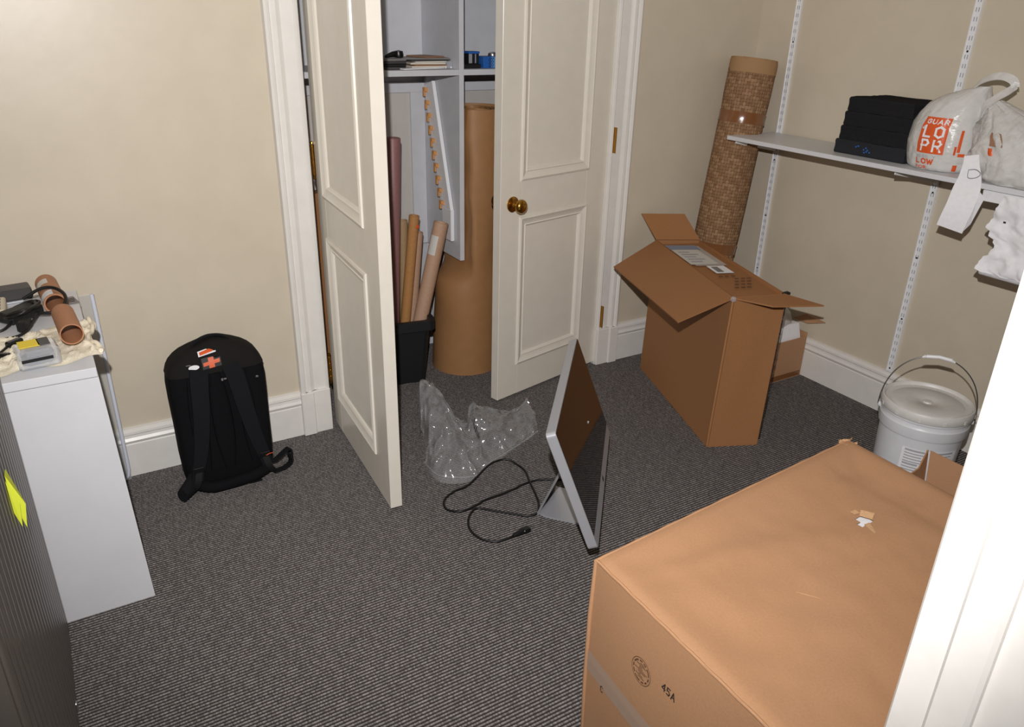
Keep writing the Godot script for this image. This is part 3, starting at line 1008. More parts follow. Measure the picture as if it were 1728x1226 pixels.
	var cx := thing("cable_end", "black connector and cable beside the cream cloth on the cabinet", "cable", Vector3(-3.2, y, 0.52))
	s = ms()
	bx(s, Vector3(-3.192, y + 0.012, 0.50), Vector3(0.02, 0.016, 0.045), 0.004, Basis(Vector3.UP, -0.9))
	build(s, "connector", M.black_plastic, cx)
	s = ms()
	bx(s, Vector3(-3.215, y + 0.008, 0.575), Vector3(0.018, 0.013, 0.03), 0.004, Basis(Vector3.UP, 1.1))
	build(s, "connector", M.black_plastic, cx)
	s = ms()
	tube(s, spline([Vector3(-3.206, y + 0.01, 0.512), Vector3(-3.225, y + 0.005, 0.54), Vector3(-3.24, y + 0.005, 0.56), Vector3(-3.224, y + 0.006, 0.573)], 24), 0.0035, 7)
	build(s, "lead", M.rubber, cx)

	var dv := thing("grey_device", "dark grey brushed device lying at the wall on the cabinet", "device", Vector3(-3.23, y, 0.07))
	s = ms()
	bx(s, Vector3(-3.22, y + 0.024, 0.085), Vector3(0.16, 0.034, 0.07), 0.004, Basis(Vector3.UP, 0.12))
	build(s, "body", M.grey_dark, dv)
	s = ms()
	bx(s, Vector3(-3.22, y + 0.0035, 0.087), Vector3(0.162, 0.006, 0.075), 0.001, Basis(Vector3.UP, 0.12))
	build(s, "base", M.alu, dv)
	var ps := thing("power_strip", "cream power strip with dark sockets at the cabinet's back", "power strip", Vector3(-3.26, y, 0.2))
	s = ms()
	bx(s, Vector3(-3.232, y + 0.018, 0.215), Vector3(0.05, 0.034, 0.13), 0.004)
	build(s, "body", M.cream, ps)
	for i in 4:
		s = ms()
		bx(s, Vector3(-3.232, y + 0.0352, 0.172 + i * 0.029), Vector3(0.026, 0.001, 0.018), 0.0003)
		build(s, "socket", M.grey_dark, ps)
	var lb := thing("printed_tag", "small grey printed tag lying beside the labelled tube", "tag", Vector3(-3.03, y, 0.17))
	s = ms()
	bx(s, Vector3(-3.038, y + 0.001, 0.17), Vector3(0.03, 0.001, 0.075), 0.0002, Basis(Vector3.UP, 0.2))
	build(s, "card", M.grey, lb)
	s = ms()
	for i in 3: bx(s, Vector3(-3.04, y + 0.0017, 0.155 + i * 0.014), Vector3(0.024, 0.0004, 0.006), 0.0, Basis(Vector3.UP, 0.2))
	build(s, "print", M.ink, lb)

	make_backpack()

func make_backpack() -> void:
	var o := thing("backpack", "black backpack with an orange cross patch leaning against the wall", "backpack", Vector3(-2.65, 0, 0.17))
	# body: stacked rounded sections, leaning back
	var prof := [[0.0, 0.10, 0.05], [0.012, 0.138, 0.068], [0.04, 0.155, 0.078], [0.12, 0.160, 0.082], [0.22, 0.162, 0.080], [0.32, 0.166, 0.077], [0.38, 0.167, 0.075], [0.42, 0.163, 0.072], [0.445, 0.156, 0.069], [0.465, 0.146, 0.065], [0.482, 0.131, 0.058], [0.495, 0.112, 0.050], [0.504, 0.088, 0.039], [0.510, 0.055, 0.025], [0.512, 0.02, 0.010]]
	var cz = func(y: float) -> float: return lerpf(0.172, 0.094, y / 0.51)
	var cx = func(y: float) -> float: return -2.652 + 0.012 * y / 0.5
	var hd = func(y: float) -> float:
		for i in prof.size() - 1:
			if y <= prof[i + 1][0]: return lerpf(prof[i][2], prof[i + 1][2], (y - prof[i][0]) / (prof[i + 1][0] - prof[i][0]))
		return 0.01
	var rings := []
	for p in prof:
		var r := []
		for k in 40:
			var a := TAU * k / 40
			var ca := cos(a)
			var sa := sin(a)
			var e := 0.42
			var px: float = signf(ca) * pow(absf(ca), e) * p[1]
			var pz: float = signf(sa) * pow(absf(sa), e) * p[2]
			var yy: float = p[0]
			# the haul handle pulls the middle of the top up, the shoulders sag
			yy += smoothstep(0.40, 0.5, yy) * (0.016 * exp(-pow((px - 0.012) / 0.06, 2)) - 0.012 * clampf(absf(px) / 0.16, 0, 1))
			r.append(Vector3(cx.call(p[0]) + px, yy, cz.call(p[0]) + pz))
		rings.append(r)
	var s := ms()
	loft(s, rings)
	build(s, "body", M.fabric, o)
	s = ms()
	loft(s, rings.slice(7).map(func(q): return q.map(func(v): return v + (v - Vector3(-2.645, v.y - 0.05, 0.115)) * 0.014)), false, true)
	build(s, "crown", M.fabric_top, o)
	var front = func(x: float, y: float, out: float) -> Vector3: return Vector3(x, y, cz.call(y) + hd.call(y) + out)
	# back padding ridges between the straps
	for e in [[-2.735, 0.055], [-2.655, 0.07], [-2.565, 0.055]]:
		s = ms()
		var pr := []
		for i in 13:
			var yy := lerpf(0.07, 0.42, i / 12.0)
			pr.append(front.call(e[0], yy, 0.0))
		var rr := []
		for i in 13:
			var sc := sin(PI * clampf(i / 12.0, 0.04, 0.96)) 
			var k: float = pow(sc, 0.35)
			var ring := []
			for j in 14:
				var a := TAU * j / 14
				ring.append(pr[i] + Vector3(cos(a) * e[1] / 2 * k, 0, sin(a) * 0.012 * k))
			rr.append(ring)
		loft(s, rr)
		build(s, "back_pad", M.fabric, o)
	# shoulder straps
	for e in [[-1.0, -2.715], [1.0, -2.59]]:
		s = ms()
		var x0: float = e[1]
		var sd: float = e[0]
		var path := spline([front.call(x0 + sd * -0.01, 0.44, 0.006), front.call(x0, 0.40, 0.026), front.call(x0 + sd * 0.012, 0.30, 0.036), front.call(x0 + sd * 0.03, 0.19, 0.034), front.call(x0 + sd * 0.05, 0.11, 0.026), front.call(x0 + sd * 0.062, 0.06, 0.02)], 26)
		var ws := []
		for i in path.size(): ws.append(lerpf(0.06, 0.038, pow(i / float(path.size() - 1), 1.5)))
		band(s, path, Vector3(1, 0.15 * sd, 0), ws, 0.014)
		var sp := build(s, "shoulder_strap", M.strap, o)
		s = ms()
		band(s, spline([front.call(x0 + sd * 0.05, 0.11, 0.036), front.call(x0 + sd * 0.066, 0.05, 0.036), front.call(x0 + sd * 0.085, 0.018, 0.02)], 10), Vector3.RIGHT, 0.022, 0.003)
		build(s, "webbing", M.black, sp)
		s = ms()
		bx(s, front.call(x0 + sd * 0.052, 0.105, 0.036), Vector3(0.036, 0.022, 0.006), 0.002)
		build(s, "buckle", M.black_plastic, sp)
	# haul handle
	s = ms()
	band(s, spline([Vector3(-2.715, 0.498, 0.112), Vector3(-2.69, 0.522, 0.108), Vector3(-2.645, 0.535, 0.104), Vector3(-2.60, 0.526, 0.104), Vector3(-2.575, 0.502, 0.108)], 16), Vector3(0, 0.2, 1), 0.024, 0.005)
	build(s, "handle", M.strap, o)
	# hip belt wings on the floor
	s = ms()
	var rr2 := []
	for i in 9:
		var t := i / 8.0
		var c := Vector3(lerpf(-2.77, -2.835, t), lerpf(0.05, 0.028, t), lerpf(0.225, 0.285, t))
		var ring := []
		for j in 12: ring.append(c + Vector3(sin(TAU * j / 12) * 0.022 * (1.0 - 0.35 * t), cos(TAU * j / 12) * lerpf(0.042, 0.026, t), sin(TAU * j / 12) * 0.016))
		rr2.append(ring)
	loft(s, rr2)
	build(s, "hip_wing", M.strap, o)
	s = ms()
	band(s, spline([Vector3(-2.53, 0.06, 0.245), Vector3(-2.495, 0.05, 0.235), Vector3(-2.455, 0.062, 0.215), Vector3(-2.432, 0.066, 0.205), Vector3(-2.43, 0.04, 0.21), Vector3(-2.437, 0.014, 0.22), Vector3(-2.47, 0.008, 0.24), Vector3(-2.51, 0.01, 0.25)], 30), Vector3(0.2, 0.1, 1), 0.026, 0.006)
	build(s, "hip_strap", M.strap, o)
	s = ms()
	bx(s, Vector3(-2.437, 0.045, 0.215), Vector3(0.012, 0.03, 0.03), 0.003)
	build(s, "strap_clip", M.black_plastic, o)
	s = ms()
	band(s, spline([Vector3(-2.64, 0.012, 0.25), Vector3(-2.60, 0.006, 0.27), Vector3(-2.56, 0.005, 0.268)], 8), Vector3(0.2, 0, 1), 0.02, 0.004)
	build(s, "loose_strap", M.strap, o)
	s = ms()
	tube(s, spline([front.call(-2.79, 0.03, -0.02), front.call(-2.73, 0.02, 0.025), front.call(-2.66, 0.022, 0.03), front.call(-2.58, 0.03, 0.028), front.call(-2.53, 0.04, 0.01)], 20), 0.022, 10)
	build(s, "lumbar_pad", M.fabric, o)
	# patches and marks
	var lid = func(x: float, y: float, out: float) -> Vector3:
		return Vector3(x, y, cz.call(y) + hd.call(y) + out)
	var patch = func(called: String, m: Material, x0: float, y0: float, x1: float, y1: float, out: float, skew: float) -> void:
		var q := ms()
		grid(q, 6, 4, func(u, v): return lid.call(lerpf(x0, x1, u), lerpf(y0, y1, v) + skew * (u - 0.5), out))
		build(q, called, m, o)
	patch.call("cross_patch", M.black, -2.690, 0.442, -2.626, 0.479, 0.006, 0.006)
	patch.call("cross_bar", M.orange, -2.686, 0.454, -2.630, 0.466, 0.0075, 0.008)
	patch.call("cross_bar", M.orange, -2.668, 0.443, -2.649, 0.477, 0.008, 0.002)
	patch.call("top_label", M.paper, -2.697, 0.488, -2.637, 0.503, 0.012, 0.008)
	patch.call("top_label_print", M.orange, -2.692, 0.492, -2.646, 0.501, 0.0135, 0.008)
	s = ms()
	for k in 20:
		var a0 := TAU * k / 20
		var a1 := TAU * (k + 1) / 20
		tri(s, front.call(-2.718, 0.452, 0.005), front.call(-2.718 + 0.018 * cos(a0), 0.452 + 0.008 * sin(a0), 0.005), front.call(-2.718 + 0.018 * cos(a1), 0.452 + 0.008 * sin(a1), 0.005))
	build(s, "white_badge", M.paper, o)
	s = ms()
	bx(s, front.call(-2.634, 0.395, 0.005), Vector3(0.006, 0.009, 0.002), 0.0)
	bx(s, front.call(-2.624, 0.396, 0.005), Vector3(0.009, 0.005, 0.002), 0.0)
	build(s, "grey_mark", M.grey, o)
	s = ms()
	bx(s, front.call(-2.515, 0.38, 0.0), Vector3(0.010, 0.008, 0.006), 0.002)
	build(s, "metal_pull", M.steel, o)
	s = ms()
	bx(s, front.call(-2.735, 0.462, 0.006), Vector3(0.016, 0.004, 0.004), 0.001)
	build(s, "metal_pull", M.steel, o)
	s = ms()
	tube(s, spline([front.call(-2.535, 0.105, 0.045), front.call(-2.522, 0.11, 0.046), front.call(-2.51, 0.108, 0.044)], 6), 0.0014, 5)
	build(s, "orange_thread", M.orange, o)

# ---------------------------------------------------------------- middle of the floor
# a pixel of the photograph followed down to the height y
func on_floor(px: float, py: float, y := 0.0) -> Vector3:
	var b := Basis.from_euler(CAM_ROT)
	var d := b * Vector3((px - 864.0) / FOCAL, -(py - 613.0) / FOCAL, -1.0)
	return CAM_AT + d * ((y - CAM_AT.y) / d.y)

func make_middle() -> void:
	# clear plastic bag lying crumpled
	var keys := [
		[Vector3(-1.99, 0.004, 0.46), Vector3(-1.95, 0.10, 0.36), Vector3(-1.93, 0.004, 0.28)],
		[Vector3(-1.995, 0.004, 0.60), Vector3(-1.885, 0.235, 0.21), Vector3(-1.85, 0.004, 0.14)],
		[Vector3(-1.92, 0.004, 0.655), Vector3(-1.84, 0.215, 0.26), Vector3(-1.77, 0.004, 0.15)],
		[Vector3(-1.85, 0.004, 0.645), Vector3(-1.80, 0.09, 0.43), Vector3(-1.69, 0.004, 0.24)],
		[Vector3(-1.775, 0.004, 0.60), Vector3(-1.71, 0.135, 0.33), Vector3(-1.63, 0.004, 0.2)],
		[Vector3(-1.64, 0.004, 0.54), Vector3(-1.57, 0.08, 0.38), Vector3(-1.49, 0.004, 0.25)],
		[Vector3(-1.475, 0.004, 0.47), Vector3(-1.445, 0.10, 0.33), Vector3(-1.41, 0.004, 0.27)]]
	var nz := FastNoiseLite.new()
	nz.seed = 8
	nz.frequency = 5.5
	nz.fractal_octaves = 2
	var at = func(row: int, u: float) -> Vector3:
		var x := u * (keys.size() - 1)
		var i := int(minf(floorf(x), keys.size() - 2))
		var f := x - i
		var a: Vector3 = keys[max(i - 1, 0)][row]
		var b: Vector3 = keys[i][row]
		var c: Vector3 = keys[i + 1][row]
		var d: Vector3 = keys[min(i + 2, keys.size() - 1)][row]
		return b.cubic_interpolate(c, a, d, f)
	var surf = func(u: float, v: float) -> Vector3:
		var F: Vector3 = at.call(0, u)
		var R: Vector3 = at.call(1, u)
		var B: Vector3 = at.call(2, u)
		var p: Vector3
		if v < 0.6:
			var t := v / 0.6
			p = F.lerp(R, t) + Vector3(0, 0.035 * sin(PI * t) * (R.y / 0.2 - 0.4), 0.03 * sin(PI * t))
		else:
			p = R.lerp(B, (v - 0.6) / 0.4)
		var k := smoothstep(0.0, 0.12, minf(v, 1.0 - v))
		var r1 := 1.0 - absf(nz.get_noise_3d(p.x * 1.4, p.y * 0.7, p.z * 1.4))
		var r2 := 1.0 - absf(nz.get_noise_3d(p.x * 2.2 + 4.0, p.y * 1.2, p.z * 2.2))
		p += Vector3(-0.25, 0.8, 0.55) * k * (0.042 * (pow(r1, 3.0) - 0.5) + 0.014 * (pow(r2, 4.0) - 0.4))
		p.y = maxf(p.y, 0.003)
		return p
	var cb := thing("plastic_bag", "crumpled clear plastic bag lying on the carpet between the closet doors", "plastic bag", Vector3(-1.75, 0, 0.45))
	var s := ms()
	grid(s, 90, 56, surf)
	build(s, "film", M.film, cb)
	# heat sealed rim and the faint print
	s = ms()
	var rim := []
	for i in 60: rim.append(surf.call(i / 59.0, 0.03) + Vector3(0, 0.002, 0))
	tube(s, rim, 0.0022, 6)
	build(s, "seam", M.film, cb)
	s = ms()
	for i in 7:
		var v := 0.34 + i * 0.028
		quad(s, surf.call(0.60, v) + Vector3(0, 0.003, 0.003), surf.call(0.625 + 0.008 * (i % 2), v) + Vector3(0, 0.003, 0.003), surf.call(0.625 + 0.008 * (i % 2), v + 0.016) + Vector3(0, 0.003, 0.003), surf.call(0.60, v + 0.016) + Vector3(0, 0.003, 0.003))
	build(s, "print", M.grey_dark, cb)

	# power cord
	var cd := thing("coiled_cable", "black power cable looped on the carpet behind the silver display", "cable", Vector3(-1.85, 0, 0.85))
	var px := [[990, 806], [947, 808], [899, 811], [858, 829], [821, 842], [802, 853], [778, 862], [756, 860], [749, 850], [754, 838], [770, 827], [789, 819], [805, 804], [824, 785], [842, 776], [858, 775], [872, 783], [886, 794], [894, 813], [904, 834], [909, 850], [906, 866], [890, 870], [869, 867], [832, 861], [806, 857], [796, 864], [791, 874], [791, 888], [799, 900], [815, 910], [837, 913], [856, 909], [869, 902]]
	var pts := []
	for i in px.size():
		var yy := 0.0045
		if i in [4, 5, 6]: yy = 0.010
		if i in [18, 19]: yy = 0.010
		if i in [12, 13, 14, 15]: yy = 0.013
		pts.append(on_floor(px[i][0], px[i][1], yy))
	s = ms()
	tube(s, spline(pts, 260), 0.0042, 8)
	build(s, "cable", M.rubber, cd)
	s = ms()
	var a := on_floor(866, 904, 0.008)
	var b := on_floor(884, 895, 0.011)
	tube(s, [a, a.lerp(b, 0.35), a.lerp(b, 0.7), b], [0.006, 0.009, 0.011, 0.011], 12)
	var pl := build(s, "plug", M.black_plastic, cd)
	s = ms()
	var ax := (b - a).normalized()
	ax.y = 0
	var sd := ax.cross(Vector3.UP).normalized()
	bx(s, b + ax * 0.008, Vector3(0.026, 0.018, 0.03), 0.004, Basis(sd, Vector3.UP, -ax))
	build(s, "plug_head", M.black_plastic, pl)
	s = ms()
	for k in [-1, 1]: bx(s, b + ax * 0.03 + sd * 0.006 * k, Vector3(0.0016, 0.007, 0.018), 0.0004, Basis(sd, Vector3.UP, -ax))
	build(s, "prong", M.steel, pl)

	make_display()

func make_display() -> void:
	var o := thing("computer_display", "silver framed flat display with a black glossy screen standing on the carpet", "display", Vector3(-1.7, 0, 0.95))
	var yaw := 0.871
	var tilt := 0.369
	var u := Vector3(cos(yaw), 0, -sin(yaw))
	var n0 := Vector3(sin(yaw), 0, cos(yaw))
	var up := Vector3.UP * cos(tilt) - n0 * sin(tilt)
	var n := u.cross(up).normalized()
	var w := 0.70
	var h := 0.40
	var th := 0.03
	var bn := Vector3(-1.856, 0.174, 1.385)
	var B := Basis(u, up, n)
	# housing with rounded corners
	var outline = func(inset: float, r: float, z: float) -> Array:
		var p := []
		for c in [[1, 1, 0.0], [-1, 1, PI / 2], [-1, -1, PI], [1, -1, PI * 1.5]]:
			for k in 6:
				var a: float = c[2] + k / 5.0 * PI / 2
				p.append(bn + u * (w / 2 + c[0] * (w / 2 - inset - r) + cos(a) * r) + up * (h / 2 + c[1] * (h / 2 - inset - r) + sin(a) * r) + n * z)
		return p
	var s := ms()
	loft(s, [outline.call(0.0015, 0.012, 0.0), outline.call(0.0, 0.013, -0.0015), outline.call(0.0, 0.013, -th + 0.002), outline.call(0.002, 0.012, -th)], true, true, -1)
	build(s, "housing", M.alu, o)
	s = ms()
	var chin := 0.045
	hexa(s, [bn + u * 0.004 + up * chin + n * 0.0002, bn + u * (w - 0.004) + up * chin + n * 0.0002, bn + u * (w - 0.004) + up * (h - 0.004) + n * 0.0002, bn + u * 0.004 + up * (h - 0.004) + n * 0.0002,
		bn + u * 0.004 + up * chin + n * 0.0014, bn + u * (w - 0.004) + up * chin + n * 0.0014, bn + u * (w - 0.004) + up * (h - 0.004) + n * 0.0014, bn + u * 0.004 + up * (h - 0.004) + n * 0.0014])
	build(s, "screen_glass", M.glass, o)
	s = ms()
	var lc := bn + u * w / 2 + up * 0.021 + n * 0.0006
	for e in [[0, 0, 0.009], [0.004, 0.001, 0.0075], [-0.004, 0.001, 0.0075]]:
		lathe(s, [Vector2(e[2], 0), Vector2(0, 0.0004)], 14, Transform3D(Basis(u, n, -up), lc + u * e[0] + up * e[1]))
	lathe(s, [Vector2(0.0028, 0), Vector2(0, 0.0004)], 10, Transform3D(Basis(u, n, -up), lc + u * 0.003 + up * 0.0115))
	build(s, "logo", M.black_plastic, o)
	# bent sheet stand: foot plate and leaning upright
	s = ms()
	var foot := Vector3(-1.785, 0, 0.966)
	var fu := Vector3(cos(0.70), 0, -sin(0.70))
	var fn := Vector3(sin(0.70), 0, cos(0.70))
	var mid := foot + fu * 0.1
	var back := bn + u * (w / 2 - 0.02) + up * 0.19 - n * (th + 0.002)
	var path := spline([mid + fn * 0.15 + Vector3(0, 0.004, 0), mid + fn * 0.1 + Vector3(0, 0.004, 0), mid + fn * 0.022 + Vector3(0, 0.004, 0), mid + fn * 0.004 + Vector3(0, 0.010, 0), mid + Vector3(0, 0.028, 0), mid.lerp(back, 0.5) + Vector3(0, 0.015, 0), back], 40)
	band(s, path, fu, 0.19, 0.007)
	build(s, "stand", M.alu, o)
	s = ms()
	bx(s, back + n * 0.002, Vector3(0.16, 0.09, 0.012), 0.003, B)
	build(s, "hinge_block", M.alu, o)

# ---------------------------------------------------------------- right side: cartons, pail, rug
func make_cartons() -> void:
	var s: SurfaceTool
	# tall opened carton
	var o := thing("open_carton", "tall brown carton with open flaps and shipping labels inside the lid", "box", Vector3(-0.72, 0, 0.5))
	var y := 0.63
	var N := Vector3(-0.878, y, 0.873)
	var L := Vector3(-0.605, y, 0.105)
	var Q := Vector3(-0.417, y, 0.199)
	var R := Vector3(-0.662, y, 0.94)
	var nb := Vector3(-0.928, 0, 0.892)
	var lb := Vector3(-0.669, 0, 0.153)
	var qb := Vector3(-0.472, 0, 0.239)
	var rb := Vector3(-0.731, 0, 0.978)
	var c := (N + L + Q + R + nb + lb + qb + rb) / 8.0
	for e in [[nb, N, L, lb, "side_panel"], [rb, R, N, nb, "end_panel"], [qb, Q, R, rb, "side_panel"], [lb, L, Q, qb, "end_panel"]]:
		s = ms()
		var p := []
		for k in 4: p.append(e[k])
		# the long side bows a little between its corners
		var out: Vector3 = ((p[0] + p[1] + p[2] + p[3]) / 4.0 - c)
		out.y = 0
		out = out.normalized()
		var bow: float = 0.018 if e[4] == "side_panel" else 0.006
		for side in [0.0, -0.005]:
			grid(s, 14, 14, func(a, b):
				var lo: Vector3 = p[0].lerp(p[3], a)
				var hi: Vector3 = p[1].lerp(p[2], a)
				return lo.lerp(hi, b) + out * (side - bow * sin(PI * a) * sin(PI * b) * (0.6 + 0.4 * sin(5.0 * a + 3.0 * b))))
		build(s, e[4], M.card_old, o)
	s = ms()
	slab(s, nb + Vector3(0, 0.006, 0), rb + Vector3(0, 0.006, 0), qb + Vector3(0, 0.006, 0), lb + Vector3(0, 0.006, 0), 0.005)
	build(s, "bottom", M.card_old, o)
	# flaps
	s = ms()
	slab(s, N, L, Vector3(-0.885, 0.552, 0.15), Vector3(-1.108, 0.558, 0.828), 0.006)
	build(s, "flap", M.card_old, o)
	s = ms()
	slab(s, R, N, Vector3(-0.795, 0.622, 0.995), Vector3(-0.61, 0.62, 1.075), 0.006)
	build(s, "flap", M.card_old, o)
	s = ms()
	slab(s, Q, L, Vector3(-0.625, 0.735, 0.005), Vector3(-0.44, 0.735, 0.10), 0.006)
	build(s, "flap", M.card_old, o)
	# far flap folded in over the contents
	var dn := Vector3(0, -0.014, 0)
	s = ms()
	var e0 := 0.03
	slab(s, N.lerp(Q, e0) + dn, R.lerp(L, e0) + dn, Q.lerp(N, e0) + dn + Vector3(0, 0.006, 0), L.lerp(R, e0) + dn, 0.006)
	var inn := build(s, "folded_flap", M.card_old, o)
	var onf = func(a: float, b: float, lift: float) -> Vector3:
		# a along L to N, b across to the far side
		return L.lerp(N, a).lerp(Q.lerp(R, a), b) + dn + Vector3(0, 0.0075 + lift, 0)
	var patch = func(called: String, m: Material, a0: float, b0: float, a1: float, b1: float, lift: float) -> void:
		var q := ms()
		quad(q, onf.call(a0, b0, lift), onf.call(a1, b0, lift), onf.call(a1, b1, lift), onf.call(a0, b1, lift))
		build(q, called, m, inn)
	patch.call("label_pouch", M.bubble, 0.10, 0.16, 0.48, 0.80, 0.0)
	patch.call("shipping_label", M.label, 0.17, 0.08, 0.46, 0.66, 0.001)
	patch.call("label_header", M.label_blue, 0.09, 0.06, 0.18, 0.74, 0.0016)
	for i in 5:
		patch.call("label_print", M.ink_grey, 0.22 + 0.045 * i, 0.16, 0.24 + 0.045 * i, 0.40 + 0.12 * (i % 2), 0.002)
	patch.call("small_label", M.paper, 0.49, 0.34, 0.62, 0.70, 0.001)
	patch.call("small_label_print", M.grey, 0.51, 0.40, 0.60, 0.53, 0.002)
	s = ms()
	for i in 5:
		var a := 0.66 + i * 0.045
		var k := 0.30 + 0.08 * ((i * 3) % 4)
		for j in 3:
			var b := k + j * 0.12
			quad(s, onf.call(a, b, 0.001), onf.call(a + 0.014, b, 0.001), onf.call(a + 0.014, b + 0.085, 0.001), onf.call(a, b + 0.085, 0.001))
	build(s, "stamp_lines", M.ink_faint, inn)
	s = ms()
	bx(s, R.lerp(Q, 0.02) + Vector3(0.01, -0.004, 0), Vector3(0.03, 0.012, 0.02), 0.003)
	build(s, "dark_tape_end", M.black, inn)
	# clear tape wrapped over the near corner, pale worn edge below it
	s = ms()
	var toN := Vector3(-0.72, 0, 0.70).normalized()
	var tp := []
	for i in 12:
		var t := i / 11.0
		tp.append(N.lerp(nb, 0.015 + t * 0.97) + toN * 0.001)
	tube(s, tp, 0.0055, 8)
	build(s, "worn_edge", M.card_old, o)
	s = ms()
	bx(s, N + Vector3(-0.002, -0.006, 0.002), Vector3(0.02, 0.022, 0.02), 0.006)
	build(s, "tape_corner", M.blister, o)
	# shadow line right of the end panel, painted as uneven dark chips
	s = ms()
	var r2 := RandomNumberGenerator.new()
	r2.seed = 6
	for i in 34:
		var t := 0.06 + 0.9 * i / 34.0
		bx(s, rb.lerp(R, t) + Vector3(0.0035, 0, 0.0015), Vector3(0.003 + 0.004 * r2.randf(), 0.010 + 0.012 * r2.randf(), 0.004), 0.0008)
	build(s, "painted_shadow", M.ink, o)

	# small carton at the wall with packed contents
	o = thing("small_carton", "small brown carton with white packing against the right wall", "box", Vector3(-0.16, 0, 0.5))
	s = ms()
	for e in [[Vector3(-0.31, 0, 0.587), Vector3(-0.022, 0.205, 0.593)], [Vector3(-0.31, 0, 0.35), Vector3(-0.022, 0.205, 0.356)], [Vector3(-0.31, 0, 0.35), Vector3(-0.304, 0.205, 0.593)], [Vector3(-0.028, 0, 0.35), Vector3(-0.022, 0.225, 0.593)]]:
		span(s, e[0], e[1], 0.0008)
	span(s, Vector3(-0.31, 0, 0.35), Vector3(-0.022, 0.006, 0.593))
	build(s, "body", M.card, o)
	s = ms()
	slab(s, Vector3(-0.03, 0.272, 0.50), Vector3(-0.03, 0.272, 0.59), Vector3(-0.026, 0.305, 0.68), Vector3(-0.03, 0.315, 0.575), 0.005)
	build(s, "flap", M.card, o)
	s = ms()
	span(s, Vector3(-0.3, 0.004, 0.5932), Vector3(-0.03, 0.03, 0.5937))
	build(s, "bottom_tape", M.brown_tape, o)
	s = ms()
	hexa(s, [Vector3(-0.27, 0.15, 0.584), Vector3(-0.04, 0.15, 0.584), Vector3(-0.05, 0.268, 0.555), Vector3(-0.24, 0.275, 0.555), Vector3(-0.27, 0.15, 0.37), Vector3(-0.04, 0.15, 0.37), Vector3(-0.05, 0.268, 0.40), Vector3(-0.24, 0.275, 0.40)])
	var wp := build(s, "white_packing", M.paper, o)
	s = ms()
	var nz := FastNoiseLite.new()
	nz.seed = 2
	nz.frequency = 22.0
	var rings := []
	for i in 7:
		var v := i / 6.0
		var ring := []
		for k in 30:
			var a := TAU * k / 30
			var rr := 1.0 + 0.14 * nz.get_noise_3d(cos(a), v * 2.0, sin(a))
			ring.append(Vector3(-0.145 + cos(a) * 0.095 * rr * (1.0 - 0.35 * v * v), 0.262 + 0.075 * v, 0.475 + sin(a) * 0.085 * rr * (1.0 - 0.3 * v * v)))
		rings.append(ring)
	loft(s, rings)
	build(s, "bubble_wrap", M.bubble, wp)

	# big carton in the foreground, lying on its side
	o = thing("large_carton", "large brown carton lying on its side with a torn hole on top", "box", Vector3(-1.74, 0, 2.1))
	var H := 0.55
	var A := Vector3(-2.192, H, 1.784)
	var Bq := Vector3(-1.271, H, 1.708)
	var D := Vector3(-2.205, H, 2.47)
	var Cq := Bq + (D - A)
	var ns := FastNoiseLite.new()
	ns.seed = 15
	ns.frequency = 2.2
	var topf = func(a: float, b: float) -> Vector3:
		var p := A.lerp(Bq, a).lerp(D.lerp(Cq, a), b)
		var e := minf(minf(a, 1.0 - a) * 0.92, minf(b, 1.0 - b) * 0.69)
		var k := smoothstep(0.0, 0.12, e)
		p.y += k * (-0.010 + 0.007 * ns.get_noise_2d(p.x * 1.6, p.z * 1.6)) - 0.006 * (1.0 - smoothstep(0.0, 0.018, e))
		# long crease from the near corner
		var cr := absf((p.z - 1.86) - 0.16 * (p.x + 2.19))
		p.y += k * 0.0035 * exp(-pow(cr / 0.02, 2)) * smoothstep(-1.6, -2.1, p.x)
		# the fold line near the far end
		p.y -= 0.003 * exp(-pow((p.x + 1.42) / 0.008, 2)) * k
		return p
	s = ms(1)
	var nu := 60
	var nv := 46
	for i in nu:
		for j in nv:
			if i in [40, 41, 42] and j in [15, 16] and not (i == 40 and j == 15): continue
			quad(s, topf.call(i / float(nu), (j + 1) / float(nv)), topf.call((i + 1) / float(nu), (j + 1) / float(nv)), topf.call((i + 1) / float(nu), j / float(nv)), topf.call(i / float(nu), j / float(nv)))
	build(s, "top_panel", M.card, o)
	var sides := [[A, Bq, "back_panel"], [Bq, Cq, "end_panel"], [Cq, D, "front_panel"]]
	for e in sides:
		s = ms()
		var p0: Vector3 = e[0]
		var p1: Vector3 = e[1]
		slab(s, Vector3(p0.x, 0.0, p0.z), Vector3(p1.x, 0.0, p1.z), p1 + Vector3(0, -0.006, 0), p0 + Vector3(0, -0.006, 0), -0.006)
		build(s, e[2], M.card, o)
	# the flap end faces the camera: two taped flaps
	var fl = func(a: float, yy: float, out: float) -> Vector3:
		# a along A to D, bulging slightly
		var p := A.lerp(D, a)
		var bulge := 0.014 * sin(PI * clampf(yy / H, 0.0, 1.0)) * sin(PI * clampf(a * 1.1 + 0.05, 0.0, 1.0))
		return Vector3(p.x - bulge - out, yy, p.z)
	for e in [[0.2755, 0.546], [0.0, 0.2735]]:
		s = ms()
		grid(s, 20, 12, func(a, b): return fl.call(a, lerpf(e[0], e[1], b), 0.0))
		grid(s, 20, 1, func(a, b): return fl.call(a, e[0] if e[0] > 0.1 else e[1], -0.006 * (b if e[0] > 0.1 else 1.0 - b)))
		build(s, "end_flap", M.card, o)
	s = ms()
	grid(s, 20, 4, func(a, b): return fl.call(a, lerpf(0.245, 0.303, b), 0.0016))
	for k in [0, 1]:
		s.set_smooth_group(-1)
		quad(s, fl.call(0, 0.245, 0.0016), fl.call(0, 0.303, 0.0016), Vector3(A.x + 0.05, 0.303, A.z - 0.011), Vector3(A.x + 0.05, 0.245, A.z - 0.011))
